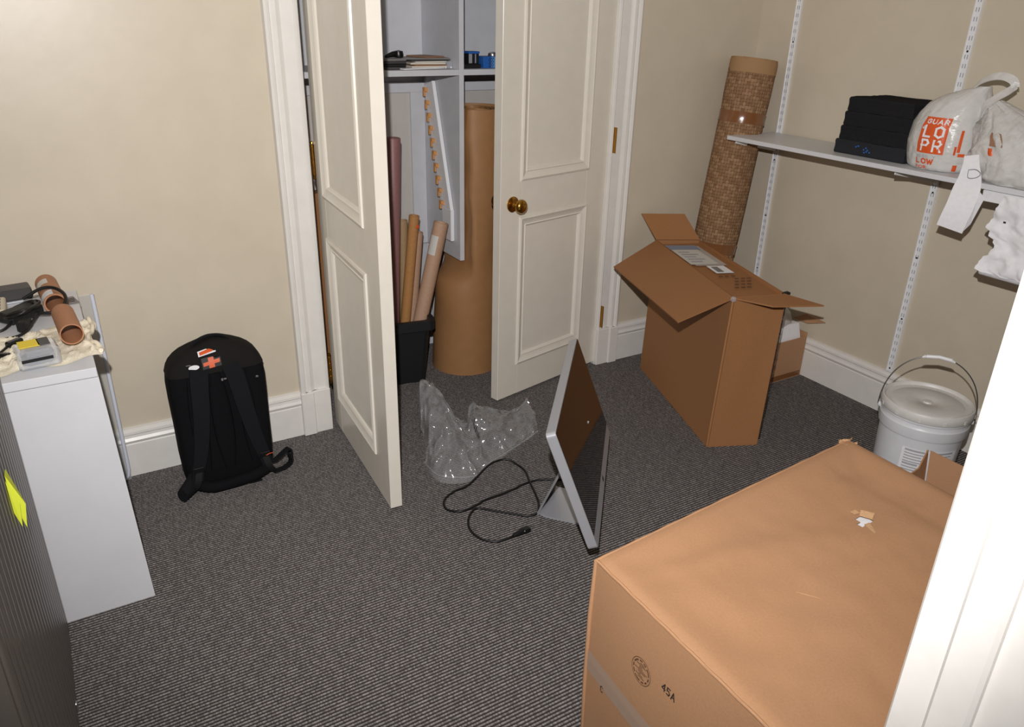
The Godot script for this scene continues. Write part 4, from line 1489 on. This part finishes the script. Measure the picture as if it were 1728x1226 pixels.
	build(s, "packing_tape", M.clear_tape, o)
	# rounded, worn edges
	for e in [[[A, D], "worn_edge", 0.0034], [[A, Bq], "worn_edge", 0.0034]]:
		s = ms()
		var pp := []
		for i in 40:
			var t := i / 39.0
			var q: Vector3 = e[0][0].lerp(e[0][1], t)
			pp.append(q + Vector3(0.002, -0.0065 + 0.0008 * sin(t * 60.0), 0.002))
		tube(s, pp, e[2], 8)
		build(s, e[1], M.card, o)
	s = ms()
	tube(s, [Vector3(A.x + 0.003, 0.002, A.z + 0.003), Vector3(A.x - 0.002, 0.2, A.z + 0.001), Vector3(A.x - 0.003, 0.4, A.z + 0.001), A + Vector3(0.002, -0.008, 0.002)], 0.0055, 8)
	build(s, "corner_edge", M.card, o)
	# crumpled far corner
	s = ms()
	var rc := RandomNumberGenerator.new()
	rc.seed = 21
	for i in 16:
		var q := Bq + Vector3(-0.05 * rc.randf() + 0.002, -0.009 + 0.006 * rc.randf(), 0.03 * rc.randf() - 0.002)
		var d := Vector3(rc.randf() - 0.5, 0.3 * rc.randf(), rc.randf() - 0.5) * 0.02
		var d2 := Vector3(rc.randf() - 0.5, 0.3 * rc.randf(), rc.randf() - 0.5) * 0.02
		slab(s, q, q + d, q + d + d2, q + d2, 0.0008)
	build(s, "torn_corner", M.card_torn, o)
	# torn hole: lifted slivers and the white stuff below
	var hc: Vector3 = topf.call(42.0 / nu, 16.0 / nv)
	s = ms()
	slab(s, hc + Vector3(0.004, 0.001, -0.016), hc + Vector3(0.018, 0.001, 0.008), hc + Vector3(0.036, 0.007, 0.0), hc + Vector3(0.02, 0.006, -0.026), 0.001)
	slab(s, hc + Vector3(-0.002, 0.002, -0.024), hc + Vector3(0.014, 0.002, -0.022), hc + Vector3(0.012, 0.004, -0.034), hc + Vector3(-0.004, 0.003, -0.036), 0.001)
	slab(s, hc + Vector3(-0.016, 0.001, 0.012), hc + Vector3(0.0, 0.001, 0.014), hc + Vector3(-0.022, 0.002, 0.046), hc + Vector3(-0.028, 0.002, 0.046), 0.001)
	build(s, "torn_sliver", M.card_torn, o)
	s = ms()
	bx(s, hc + Vector3(0.0, -0.03, 0.0), Vector3(0.11, 0.04, 0.10), 0.01)
	build(s, "white_filling", M.paper, o)
	# scuff line
	s = ms()
	var q0: Vector3 = topf.call(0.335, 0.44)
	var q1: Vector3 = topf.call(0.365, 0.50)
	band(s, [q0 + Vector3(0, 0.0006, 0), q0.lerp(q1, 0.5) + Vector3(0, 0.0006, 0), q1 + Vector3(0, 0.0006, 0)], Vector3(1, 0, -0.4), [0.001, 0.0035, 0.001], 0.0006)
	build(s, "scuff", M.card_torn, o)
	# printed round stamp and lettering
	var onface = func(a: float, b: float) -> Vector3:
		# metres along the panel from its far corner, and height
		return fl.call(a / 0.686, b, 0.0012)
	s = ms()
	for e in [[0.030, 0.0285], [0.0255, 0.022]]:
		for k in 36:
			if e[0] < 0.028 and (k * 7) % 11 < 3: continue
			var a0 := TAU * k / 36
			var a1 := TAU * (k + 1) / 36
			quad(s, onface.call(0.188 + cos(a0) * e[1], 0.404 + sin(a0) * e[1]), onface.call(0.188 + cos(a0) * e[0], 0.404 + sin(a0) * e[0]), onface.call(0.188 + cos(a1) * e[0], 0.404 + sin(a1) * e[0]), onface.call(0.188 + cos(a1) * e[1], 0.404 + sin(a1) * e[1]))
	for i in 9:
		var yy := 0.388 + i * 0.004
		var half := sqrt(maxf(0.0, 0.02 * 0.02 - pow(yy - 0.404, 2)))
		quad(s, onface.call(0.188 - half * (0.6 + 0.4 * sin(i * 2.0)), yy), onface.call(0.188 + half * (0.5 + 0.5 * cos(i * 1.7)), yy), onface.call(0.188 + half * (0.5 + 0.5 * cos(i * 1.7)), yy + 0.0018), onface.call(0.188 - half * (0.6 + 0.4 * sin(i * 2.0)), yy + 0.0018))
	build(s, "round_stamp", M.ink_faint, o)
	s = ms()
	write(s, "45A", 0.250, 0.416, 0.010, 0.016, 0.0035, 0.0028, onface)
	build(s, "lettering", M.ink, o)
	s = ms()
	write(s, "C", 0.066, 0.236, 0.010, 0.016, 0.003, 0.0025, func(a, b): return fl.call(a / 0.686, b, 0.0026))
	build(s, "tape_lettering", M.ink, o)

	# low opened carton between the big one and the pail
	o = thing("low_carton", "low opened carton between the large carton and the white pail", "box", Vector3(-0.92, 0, 1.8))
	s = ms()
	for e in [[Vector3(-1.12, 0, 1.655), Vector3(-0.70, 0.2, 1.661)], [Vector3(-1.12, 0, 1.98), Vector3(-0.70, 0.2, 1.986)], [Vector3(-1.12, 0, 1.655), Vector3(-1.114, 0.2, 1.986)], [Vector3(-0.706, 0, 1.655), Vector3(-0.70, 0.2, 1.986)]]:
		span(s, e[0], e[1], 0.0008)
	span(s, Vector3(-1.12, 0, 1.655), Vector3(-0.70, 0.006, 1.986))
	build(s, "body", M.card, o)
	s = ms()
	slab(s, Vector3(-0.703, 0.2, 1.985), Vector3(-0.703, 0.2, 1.66), Vector3(-0.672, 0.297, 1.632), Vector3(-0.672, 0.30, 1.99), 0.005)
	build(s, "flap", M.card, o)
	s = ms()
	slab(s, Vector3(-0.72, 0.2, 1.657), Vector3(-1.08, 0.2, 1.657), Vector3(-0.80, 0.29, 1.67), Vector3(-0.715, 0.318, 1.64), 0.005)
	build(s, "flap", M.card, o)

func make_pail() -> void:
	var o := thing("plastic_pail", "white plastic pail with lid and wire handle by the right wall", "pail", Vector3(-0.48, 0, 1.477))
	var xf := Transform3D(Basis.IDENTITY, Vector3(-0.48, 0, 1.477))
	var s := ms()
	lathe(s, [Vector2(0, 0.004), Vector2(0.118, 0.004), Vector2(0.122, 0.0), Vector2(0.128, 0.006), Vector2(0.1385, 0.27), Vector2(0.1455, 0.274), Vector2(0.147, 0.28), Vector2(0.1475, 0.312), Vector2(0.144, 0.316), Vector2(0.1435, 0.33), Vector2(0.149, 0.334), Vector2(0.149, 0.34), Vector2(0.1435, 0.344), Vector2(0.1435, 0.352)], 72, xf)
	build(s, "body", M.pail, o)
	s = ms()
	lathe(s, [Vector2(0.1455, 0.342), Vector2(0.151, 0.341), Vector2(0.1535, 0.346), Vector2(0.1535, 0.366), Vector2(0.150, 0.374), Vector2(0.1455, 0.376), Vector2(0.1415, 0.373), Vector2(0.139, 0.364), Vector2(0.12, 0.362), Vector2(0.118, 0.3635), Vector2(0.03, 0.3635), Vector2(0.028, 0.362), Vector2(0.016, 0.362), Vector2(0.014, 0.366), Vector2(0.004, 0.367), Vector2(0, 0.367)], 72, xf)
	var lid := build(s, "lid", M.pail_lid, o)
	for k in 12:
		var a := TAU * k / 12 + 0.1
		s = ms()
		bx(s, Vector3(-0.48 + cos(a) * 0.1535, 0.352, 1.477 + sin(a) * 0.1535), Vector3(0.003, 0.014, 0.012), 0.001, Basis(Vector3.UP, -a))
		build(s, "tear_tab", M.pail_lid, lid)
	# handle: wire bail with a grip
	var ax := Vector3(0.164, 0, 0.247).normalized()
	var c := Vector3(-0.48, 0.322, 1.477)
	var pts := []
	for i in 25:
		var t := PI * i / 24.0
		var r := 0.156
		pts.append(c - ax * cos(t) * r + Vector3(0, pow(sin(t), 0.85) * 0.21, 0) + Vector3(0.012, 0, -0.008) * sin(t))
	s = ms()
	tube(s, spline(pts, 60), 0.0022, 8)
	build(s, "bail_wire", M.wire, o)
	s = ms()
	tube(s, [pts[10] + Vector3(0, 0.001, 0), pts[12], pts[14] + Vector3(0, 0.001, 0)], 0.0065, 12)
	tube(s, [pts[9].lerp(pts[10], 0.4), pts[10] + Vector3(0, 0.001, 0)], [0.003, 0.0065], 12)
	tube(s, [pts[14] + Vector3(0, 0.001, 0), pts[15].lerp(pts[14], 0.4)], [0.0065, 0.003], 12)
	build(s, "grip", M.white, o)
	for k in [-1, 1]:
		s = ms()
		lathe(s, [Vector2(0, 0.012), Vector2(0.009, 0.011), Vector2(0.011, 0.004), Vector2(0.016, 0.0), Vector2(0, -0.002)], 16, Transform3D(Basis(Vector3.UP, 0).rotated(Vector3(0, 0, 1), -PI / 2).rotated(Vector3.UP, atan2(-ax.z * k, ax.x * k)), c + ax * k * 0.144 + Vector3(0, -0.002, 0)))
		build(s, "ear", M.pail, o)
	# printed label
	s = ms()
	var rad = func(yy: float) -> float: return lerpf(0.128, 0.1385, (yy - 0.006) / 0.264) + 0.0012
	var wrap = func(a: float, yy: float) -> Vector3: return Vector3(-0.48 + cos(a) * rad.call(yy), yy, 1.477 + sin(a) * rad.call(yy))
	grid(s, 24, 4, func(u, v): return wrap.call(lerpf(2.95, 1.55, u), lerpf(0.06, 0.235, v)))
	var lb := build(s, "label", M.paper, o)
	s = ms()
	var rp := RandomNumberGenerator.new()
	rp.seed = 3
	for i in 15:
		var yy := 0.07 + i * 0.011
		for blk in [[2.88, 2.3], [2.2, 1.62]]:
			var a0: float = blk[0]
			var a1: float = lerpf(blk[0], blk[1], 0.55 + 0.45 * rp.randf())
			var hh: float = 0.0075 if i % 5 == 4 else 0.0045
			for k in 6:
				var b0 := lerpf(a0, a1, k / 6.0)
				var b1 := lerpf(a0, a1, (k + 1) / 6.0)
				var qq := [wrap.call(b0, yy), wrap.call(b1, yy), wrap.call(b1, yy + hh), wrap.call(b0, yy + hh)]
				var mid := Vector3(-0.48, yy, 1.477)
				for m in 4: qq[m] += (qq[m] - mid).normalized() * 0.0005
				quad(s, qq[0], qq[1], qq[2], qq[3])
	build(s, "label_print", M.ink_grey, lb)

func make_rug() -> void:
	var o := thing("rolled_rug", "rolled sisal rug bound with brown tape standing in the corner", "rug", Vector3(-0.3, 0, 0.14))
	var a := Vector3(-0.31, 0.03, 0.132)
	var b := Vector3(-0.128, 1.425, 0.114)
	var t := (b - a).normalized()
	var sx := t.cross(Vector3.BACK).normalized()
	var sz := sx.cross(t).normalized()
	var l := a.distance_to(b)
	var R := 0.106
	var nz := FastNoiseLite.new()
	nz.seed = 12
	nz.frequency = 1.5
	var f = func(an: float, v: float) -> Vector3:
		var r := R * (1.0 + 0.025 * nz.get_noise_3d(cos(an), v * 3.0, sin(an))) - 0.004 * exp(-pow((v - 0.82) / 0.03, 2)) - 0.004 * exp(-pow((v - 0.375) / 0.03, 2))
		return a + t * l * v + (sx * cos(an) + sz * sin(an)) * r
	var s := ms(1)
	var nu := 56
	var nv := 50
	for i in nu:
		for j in nv:
			var P := []
			var U := []
			for e in [[0, 0], [1, 0], [1, 1], [0, 1]]:
				var u := float(i + e[0]) / nu
				var v := float(j + e[1]) / nv * 0.965
				P.append(f.call(-u * TAU, v))
				U.append(Vector2(u * 6.0, v * 12.0))
			for q in [0, 2, 1, 0, 3, 2]:
				s.set_uv(U[q])
				s.add_vertex(P[q])
	build(s, "weave", M.weave, o)
	# felt backing showing at the top end, wound inwards
	s = ms()
	var rings := []
	for e in [[0.955, 1.003], [0.966, 1.01], [0.99, 1.008], [1.0, 0.985], [1.0, 0.9], [0.985, 0.88]]:
		var ring := []
		for k in 48: ring.append(a + t * l * e[0] + (sx * cos(TAU * k / 48) + sz * sin(TAU * k / 48)) * R * e[1] * 1.004)
		rings.append(ring)
	loft(s, rings, false, false)
	var sp := []
	for k in 140:
		var an := k * 0.25
		sp.append(a + t * (l * 0.985) + (sx * cos(an) + sz * sin(an)) * R * (0.87 - k * 0.0056))
	band(s, sp, t, 0.02, 0.007)
	build(s, "felt_edge", M.felt, o)
	for v0 in [0.80, 0.365]:
		s = ms()
		grid(s, 48, 3, func(u, v):
			var an: float = -u * TAU
			var p: Vector3 = f.call(an, v0 + v * 0.035)
			return p + (sx * cos(an) + sz * sin(an)) * (0.0035 + 0.0006 * sin(an * 9.0 + v * 4.0)))
		build(s, "tape_band", M.brown_tape, o)

# ---------------------------------------------------------------- wall shelf on the right
func make_shelf() -> void:
	var s: SurfaceTool
	for zi in [[0.217, 0], [1.03, 1]]:
		var z: float = zi[0]
		var o := thing("shelf_standard", ["white slotted shelf standard near the room corner", "white slotted shelf standard above the pail"][zi[1]], "shelf standard", Vector3(-0.006, 0.2, z), "slotted standards on the right wall")
		s = ms()
		span(s, Vector3(-0.013, 0.196, z - 0.014), Vector3(0.0, 2.3, z - 0.010), 0.001)
		span(s, Vector3(-0.013, 0.196, z + 0.010), Vector3(0.0, 2.3, z + 0.014), 0.001)
		span(s, Vector3(-0.009, 0.196, z - 0.011), Vector3(0.0, 2.3, z + 0.011))
		build(s, "channel", M.white, o)
		s = ms()
		for i in 64:
			for k in [-1, 1]:
				bx(s, Vector3(-0.0091, 0.235 + i * 0.032, z + k * 0.005), Vector3(0.0008, 0.015, 0.0028))
		build(s, "slots", M.slot, o).set_meta("kind", "stuff")
		for y in [0.212, 0.442, 0.711, 0.98, 1.502, 1.95]:
			s = ms()
			lathe(s, [Vector2(0.0042, 0), Vector2(0.0034, 0.0015), Vector2(0, 0.0016)], 10, Transform3D(Basis(Vector3.BACK, PI / 2), Vector3(-0.0092, y, z)))
			build(s, "screw", M.ink, o)
		var br := thing("shelf_bracket", ["white bracket under the shelf near the room corner", "white bracket under the shelf above the pail"][zi[1]], "bracket", Vector3(-0.1, 1.05, z), "brackets under the shelf")
		s = ms()
		hexa(s, [Vector3(-0.0135, 1.02, z - 0.002), Vector3(-0.0135, 1.086, z - 0.002), Vector3(-0.285, 1.086, z - 0.002), Vector3(-0.285, 1.072, z - 0.002), Vector3(-0.0135, 1.02, z + 0.002), Vector3(-0.0135, 1.086, z + 0.002), Vector3(-0.285, 1.086, z + 0.002), Vector3(-0.285, 1.072, z + 0.002)])
		build(s, "arm", M.white, br)
		s = ms()
		span(s, Vector3(-0.285, 1.0835, z - 0.006), Vector3(-0.0135, 1.0865, z + 0.006))
		build(s, "flange", M.white, br)
	s = ms()
	span(s, Vector3(-0.312, 1.087, 0.185), Vector3(-0.0135, 1.105, 1.95), 0.0012)
	var sh := build(s, "wall_shelf", M.melamine)
	tag(sh, "white board shelf on slotted standards along the right wall", "shelf")

	# four slabs of charcoal foam
	var dat := [[0.0, 0.0, 0.0], [0.014, 0.006, 0.012], [0.022, -0.004, 0.03], [0.030, 0.008, -0.02]]
	var words := ["speckled charcoal foam slab lying on the shelf board", "charcoal foam slab second from the shelf in its stack", "charcoal foam slab second from the top of its stack", "charcoal foam slab on top of its stack"]
	for i in 4:
		var f := thing("foam_slab", words[i], "foam slab", Vector3(-0.12, 1.1055 + i * 0.0545, 0.85), "foam slabs stacked on the wall shelf")
		s = ms()
		var zc: float = 0.862 + dat[i][0] * 0.5
		var nz := FastNoiseLite.new()
		nz.seed = 40 + i
		nz.frequency = 6.0
		var rings := []
		var y0 := 1.1055 + i * 0.0545
		var w: float = 0.158 - dat[i][0] * 0.45
		for e in [[0.0, -0.002], [0.006, 0.0], [0.027, -0.0015], [0.047, 0.0], [0.0535, -0.003]]:
			var ring := []
			for q in [[-1, -1], [1, -1], [1, 1], [-1, 1]]:
				for k in 12:
					var nx: Array = {0: [1, 0], 1: [0, 1], 2: [-1, 0], 3: [0, -1]}[[[-1, -1], [1, -1], [1, 1], [-1, 1]].find(q)]
					var lx: float = q[0] + nx[0] * 2.0 * k / 12.0
					var lz: float = q[1] + nx[1] * 2.0 * k / 12.0
					var p := Basis(Vector3.UP, dat[i][2]) * Vector3(lx * (0.108 + e[1]), 0, lz * (w + e[1]))
					var wave := 0.003 * nz.get_noise_2d(lx * 2.0, lz * 2.0)
					ring.append(Vector3(-0.125 + p.x, y0 + e[0] + (wave if e[0] > 0.04 else 0.0), zc + p.z))
			rings.append(ring)
		loft(s, rings, true, true, -1)
		build(s, "slab", M.foam_speck if i == 0 else M.foam, f)
		if i == 0:
			s = ms()
			var r := RandomNumberGenerator.new()
			r.seed = 5
			for k in 9:
				bx(s, Vector3(-0.2335, y0 + 0.012 + 0.026 * r.randf(), 0.80 + 0.07 * r.randf()), Vector3(0.002, 0.006, 0.006), 0.001)
			build(s, "blue_fleck", M.blue, f)

	make_bag()

	# strip of white paper hanging from the shelf
	var ps := thing("paper_strip", "folded white paper strip hanging over the shelf edge below the bag", "paper", Vector3(-0.33, 0.94, 1.32))
	s = ms()
	var path := spline([Vector3(-0.322, 1.19, 1.318), Vector3(-0.33, 1.15, 1.330), Vector3(-0.334, 1.10, 1.338), Vector3(-0.348, 1.03, 1.338), Vector3(-0.352, 0.98, 1.330), Vector3(-0.350, 0.94, 1.322)], 24)
	var ws := []
	for i in path.size(): ws.append(lerpf(0.045, 0.088, smoothstep(0.0, 0.5, i / 24.0)))
	band(s, path, Vector3(0.25, 0, 1), ws, 0.0012)
	build(s, "face", M.paper, ps)
	s = ms()
	slab(s, Vector3(-0.331, 1.08, 1.381), Vector3(-0.314, 1.06, 1.394), Vector3(-0.322, 0.965, 1.374), Vector3(-0.338, 0.943, 1.366), 0.001)
	build(s, "folded_side", M.paper, ps)
	s = ms()
	tube(s, spline([Vector3(-0.340, 1.145, 1.330), Vector3(-0.340, 1.15, 1.355), Vector3(-0.338, 1.138, 1.372), Vector3(-0.339, 1.124, 1.36), Vector3(-0.341, 1.12, 1.335), Vector3(-0.340, 1.145, 1.330)], 24), 0.0011, 6)
	build(s, "clip_loop", M.slot, ps)

	# crumpled paper hanging further along
	var nz2 := FastNoiseLite.new()
	nz2.seed = 51
	nz2.frequency = 4.0
	var cp := thing("crumpled_paper", "crumpled white paper hanging below the shelf with torn left edge", "paper", Vector3(-0.32, 0.81, 1.56))
	var left = func(v: float) -> float:
		return [1.462, 1.458, 1.452, 1.446, 1.44, 1.435, 1.452, 1.47, 1.48, 1.472, 1.455, 1.45, 1.447, 1.47][int(clampf(v * 13.0, 0, 13))]
	s = ms()
	grid(s, 24, 30, func(u, v):
		var y := lerpf(1.083, 0.825, v)
		var z := lerpf(left.call(v), 1.70, u)
		var bend := 0.03 * maxf(0.0, v - 0.6) / 0.4
		return Vector3(-0.326 - bend * (0.3 + 0.7 * sin(v * 9.0)) - 0.03 * (pow(1.0 - absf(nz2.get_noise_2d(y * 1.2, z * 1.2)), 2.0) - 0.5), y, z))
	build(s, "upper_sheet", M.paper, cp)
	s = ms()
	grid(s, 14, 6, func(u, v):
		var a: float = v * PI * 0.9
		return Vector3(-0.345 + 0.025 * (1.0 - cos(a)), 0.826 - 0.018 * sin(a), lerpf(1.455, 1.70, u) + 0.006 * sin(u * 20.0)))
	build(s, "rolled_edge", M.paper, cp)
	s = ms()
	bx(s, Vector3(-0.336, 1.0, 1.49), Vector3(0.002, 0.006, 0.009), 0.001)
	build(s, "ink_mark", M.ink, cp)
	var fp := thing("folded_paper", "pale folded sheet tucked against the underside of the shelf edge", "paper", Vector3(-0.316, 1.05, 1.6))
	s = ms()
	slab(s, Vector3(-0.3165, 1.086, 1.385), Vector3(-0.3165, 1.086, 1.9), Vector3(-0.311, 1.052, 1.9), Vector3(-0.311, 1.050, 1.385), 0.0012)
	build(s, "drop", M.paper, fp)
	s = ms()
	slab(s, Vector3(-0.315, 1.0858, 1.385), Vector3(-0.315, 1.0858, 1.9), Vector3(-0.2, 1.0858, 1.9), Vector3(-0.2, 1.0858, 1.385), 0.001)
	build(s, "flat", M.paper, fp)

func make_bag() -> void:
	var o := thing("shopping_bag", "white plastic shopping bag with orange lettering on the wall shelf", "shopping bag", Vector3(-0.18, 1.105, 1.25))
	var nz := FastNoiseLite.new()
	nz.seed = 61
	nz.frequency = 1.0
	nz.fractal_octaves = 3
	# height, scale, centre x, centre z, flattening
	var L := [[1.1065, 0.86, -0.16, 1.130], [1.115, 0.95, -0.162, 1.130], [1.15, 1.0, -0.165, 1.130], [1.20, 1.03, -0.165, 1.128], [1.26, 1.0, -0.165, 1.130], [1.30, 0.93, -0.165, 1.138], [1.335, 0.80, -0.165, 1.150], [1.362, 0.60, -0.17, 1.170], [1.385, 0.34, -0.175, 1.200], [1.40, 0.14, -0.18, 1.230]]
	var Rr := [[1.1065, 0.92, -0.19, 1.45], [1.12, 1.0, -0.19, 1.45], [1.16, 1.05, -0.19, 1.45], [1.21, 0.98, -0.19, 1.43], [1.255, 0.82, -0.19, 1.40], [1.295, 0.58, -0.19, 1.36], [1.33, 0.34, -0.19, 1.32], [1.36, 0.16, -0.185, 1.27]]
	var lobe = func(tab: Array, rx: float, rz: float, an: float, y: float, out: float, rough: float) -> Vector3:
		var i := 0
		while i < tab.size() - 2 and y > tab[i + 1][0]: i += 1
		var f: float = clampf((y - tab[i][0]) / (tab[i + 1][0] - tab[i][0]), 0.0, 1.0)
		var sc: float = lerpf(tab[i][1], tab[i + 1][1], f)
		var cx: float = lerpf(tab[i][2], tab[i + 1][2], f)
		var cz: float = lerpf(tab[i][3], tab[i + 1][3], f)
		var n1 := nz.get_noise_3d(cos(an) * 2.2 + rz * 9.0, y * 3.0, sin(an) * 2.2)
		var n2 := 1.0 - absf(nz.get_noise_3d(cos(an) * 3.5 + 7.0, y * 5.0 + an, sin(an) * 3.5))
		var k: float = 1.0 + rough * (0.10 * n1 + 0.16 * (pow(n2, 3.0) - 0.5))
		return Vector3(cx + cos(an) * (rx * sc * k + out), y, cz + sin(an) * (rz * sc * k + out))
	for e in [[L, 0.122, 0.128, 0.22, 1.1065, 1.40], [Rr, 0.115, 0.19, 1.2, 1.1065, 1.36]]:
		var s := ms()
		grid(s, 72, 40, func(u, v): return lobe.call(e[0], e[1], e[2], -u * TAU, lerpf(e[4], e[5], v), 0.0, e[3]))
		build(s, "body", M.bag, o)
	var s := ms()
	# bottom of the bag
	for e in [[L, 0.122, 0.128, 0.22], [Rr, 0.115, 0.19, 1.2]]:
		var ring := []
		for k in 40: ring.append(lobe.call(e[0], e[1], e[2], TAU * k / 40, 1.1066, 0.0, e[3]))
		fan(s, ring, ring.map(func(q): return q + Vector3(0, 0.1, 0)))
	build(s, "base", M.bag, o)
	# handle loop
	s = ms()
	band(s, spline([Vector3(-0.18, 1.375, 1.175), Vector3(-0.19, 1.41, 1.205), Vector3(-0.2, 1.432, 1.25), Vector3(-0.2, 1.437, 1.29), Vector3(-0.2, 1.425, 1.325), Vector3(-0.2, 1.405, 1.335)], 24), Vector3(0.4, 0.8, 0.3), 0.026, 0.003)
	band(s, spline([Vector3(-0.2, 1.412, 1.337), Vector3(-0.205, 1.392, 1.318), Vector3(-0.21, 1.37, 1.29), Vector3(-0.215, 1.34, 1.262), Vector3(-0.21, 1.30, 1.25)], 20), Vector3(0.5, 0.7, -0.5), 0.03, 0.003)
	build(s, "handle", M.bag, o)
	# orange print on the camera side
	var pr = func(a: float, y: float, out: float) -> Vector3: return lobe.call(L, 0.122, 0.128, a, y, out, 0.22)
	var a0 := 3.42
	var a1 := 2.66
	s = ms()
	grid(s, 16, 12, func(u, v): return pr.call(lerpf(a0, a1, u), lerpf(1.168, 1.292, v), 0.002))
	build(s, "print_block", M.orange, o)
	var let = func(text: String, u0: float, y0: float, cw: float, ch: float, gap: float, pen: float, called: String, m: Material) -> void:
		var q := ms()
		# u in metres along the face
		write(q, text, u0, y0, cw, ch, gap, pen, func(u, y): return pr.call(a0 - u / 0.124, y, 0.0035))
		build(q, called, m, o)
	let.call("GUAR", 0.014, 1.270, 0.015, 0.014, 0.005, 0.0032, "lettering", M.paper)
	let.call("LO", 0.014, 1.225, 0.030, 0.036, 0.010, 0.007, "lettering", M.paper)
	let.call("PR", 0.016, 1.177, 0.030, 0.036, 0.010, 0.0065, "lettering", M.paper)
	let.call("NOBODY", 0.004, 1.152, 0.009, 0.009, 0.003, 0.002, "lettering", M.ink_grey)
	let.call("LOW", 0.004, 1.132, 0.018, 0.016, 0.004, 0.0045, "lettering", M.orange)
	let.call("FOR", 0.004, 1.113, 0.012, 0.010, 0.003, 0.0025, "lettering", M.orange)
	for e in [[2.34, 1.18, 2.26, 1.255], [2.42, 1.17, 2.36, 1.20], [2.30, 1.165, 2.12, 1.176], [2.36, 1.112, 2.24, 1.135]]:
		s = ms()
		grid(s, 4, 4, func(u, v): return pr.call(lerpf(e[0], e[2], u), lerpf(e[1], e[3], v), 0.002))
		build(s, "print_scrap", M.orange, o)
	var p2 = func(a: float, y: float, out: float) -> Vector3: return lobe.call(Rr, 0.115, 0.19, a, y, out, 1.2)
	s = ms()
	grid(s, 4, 4, func(u, v): return p2.call(lerpf(3.5, 3.25, u), lerpf(1.225, 1.265, v), 0.003))
	build(s, "sticker", M.book_b, o)
	s = ms()
	grid(s, 4, 4, func(u, v): return p2.call(lerpf(3.6, 3.45, u), lerpf(1.195, 1.218, v), 0.003))
	build(s, "print_scrap", M.orange, o)

# ----------------------------------------------------------------
const CAM_AT := Vector3(-3.045, 1.6, 2.823)
const CAM_ROT := Vector3(-0.42562, -0.54795, 0.02442)
const FOCAL := 1310.377

func _ready() -> void:
	rng.seed = 1
	var cam := Camera3D.new()
	cam.name = "camera"
	cam.position = CAM_AT
	cam.rotation = CAM_ROT
	cam.fov = rad_to_deg(2.0 * atan(613.0 / FOCAL))
	cam.near = 0.02
	add_child(cam)
	cam.current = true
	var we := WorldEnvironment.new()
	we.name = "environment"
	var env := Environment.new()
	env.background_mode = Environment.BG_COLOR
	env.background_color = Color(0.02, 0.02, 0.02)
	env.tonemap_mode = Environment.TONE_MAPPER_LINEAR
	env.tonemap_exposure = 1.0
	env.sdfgi_enabled = true
	env.ssao_enabled = true
	env.ssil_enabled = true
	we.environment = env
	add_child(we)
	# the camera's flash, a hand's breadth above the lens: the only light in the room
	var flash := SpotLight3D.new()
	flash.name = "camera_flash"
	flash.position = CAM_AT + Vector3(-0.034, 0.25, -0.021)
	flash.rotation = CAM_ROT + Vector3(0.13, 0.0, 0.0)
	flash.spot_angle = 56.0
	flash.spot_angle_attenuation = 0.85
	flash.spot_range = 12.0
	flash.spot_attenuation = 2.0
	flash.light_energy = 6.6
	flash.light_size = 0.014
	flash.light_color = Color(1.0, 0.99, 0.985)
	flash.shadow_enabled = true
	add_child(flash)

	make_materials()
	make_shell()
	leaf("door_1", "white panelled closet door standing wide open", Vector3(-2.176, 0, -0.012), -(PI / 2 + 0.064), 0.70, 0.105, 0.555, 1.0, false)
	leaf("door_2", "white panelled closet door with a brass knob, slightly ajar", Vector3(-0.8576, 0, -0.041), PI + 0.23, 0.655, 0.135, 0.535, -1.0, true)
	make_closet()
	make_left()
	make_middle()
	make_cartons()
	make_pail()
	make_rug()
	make_shelf()
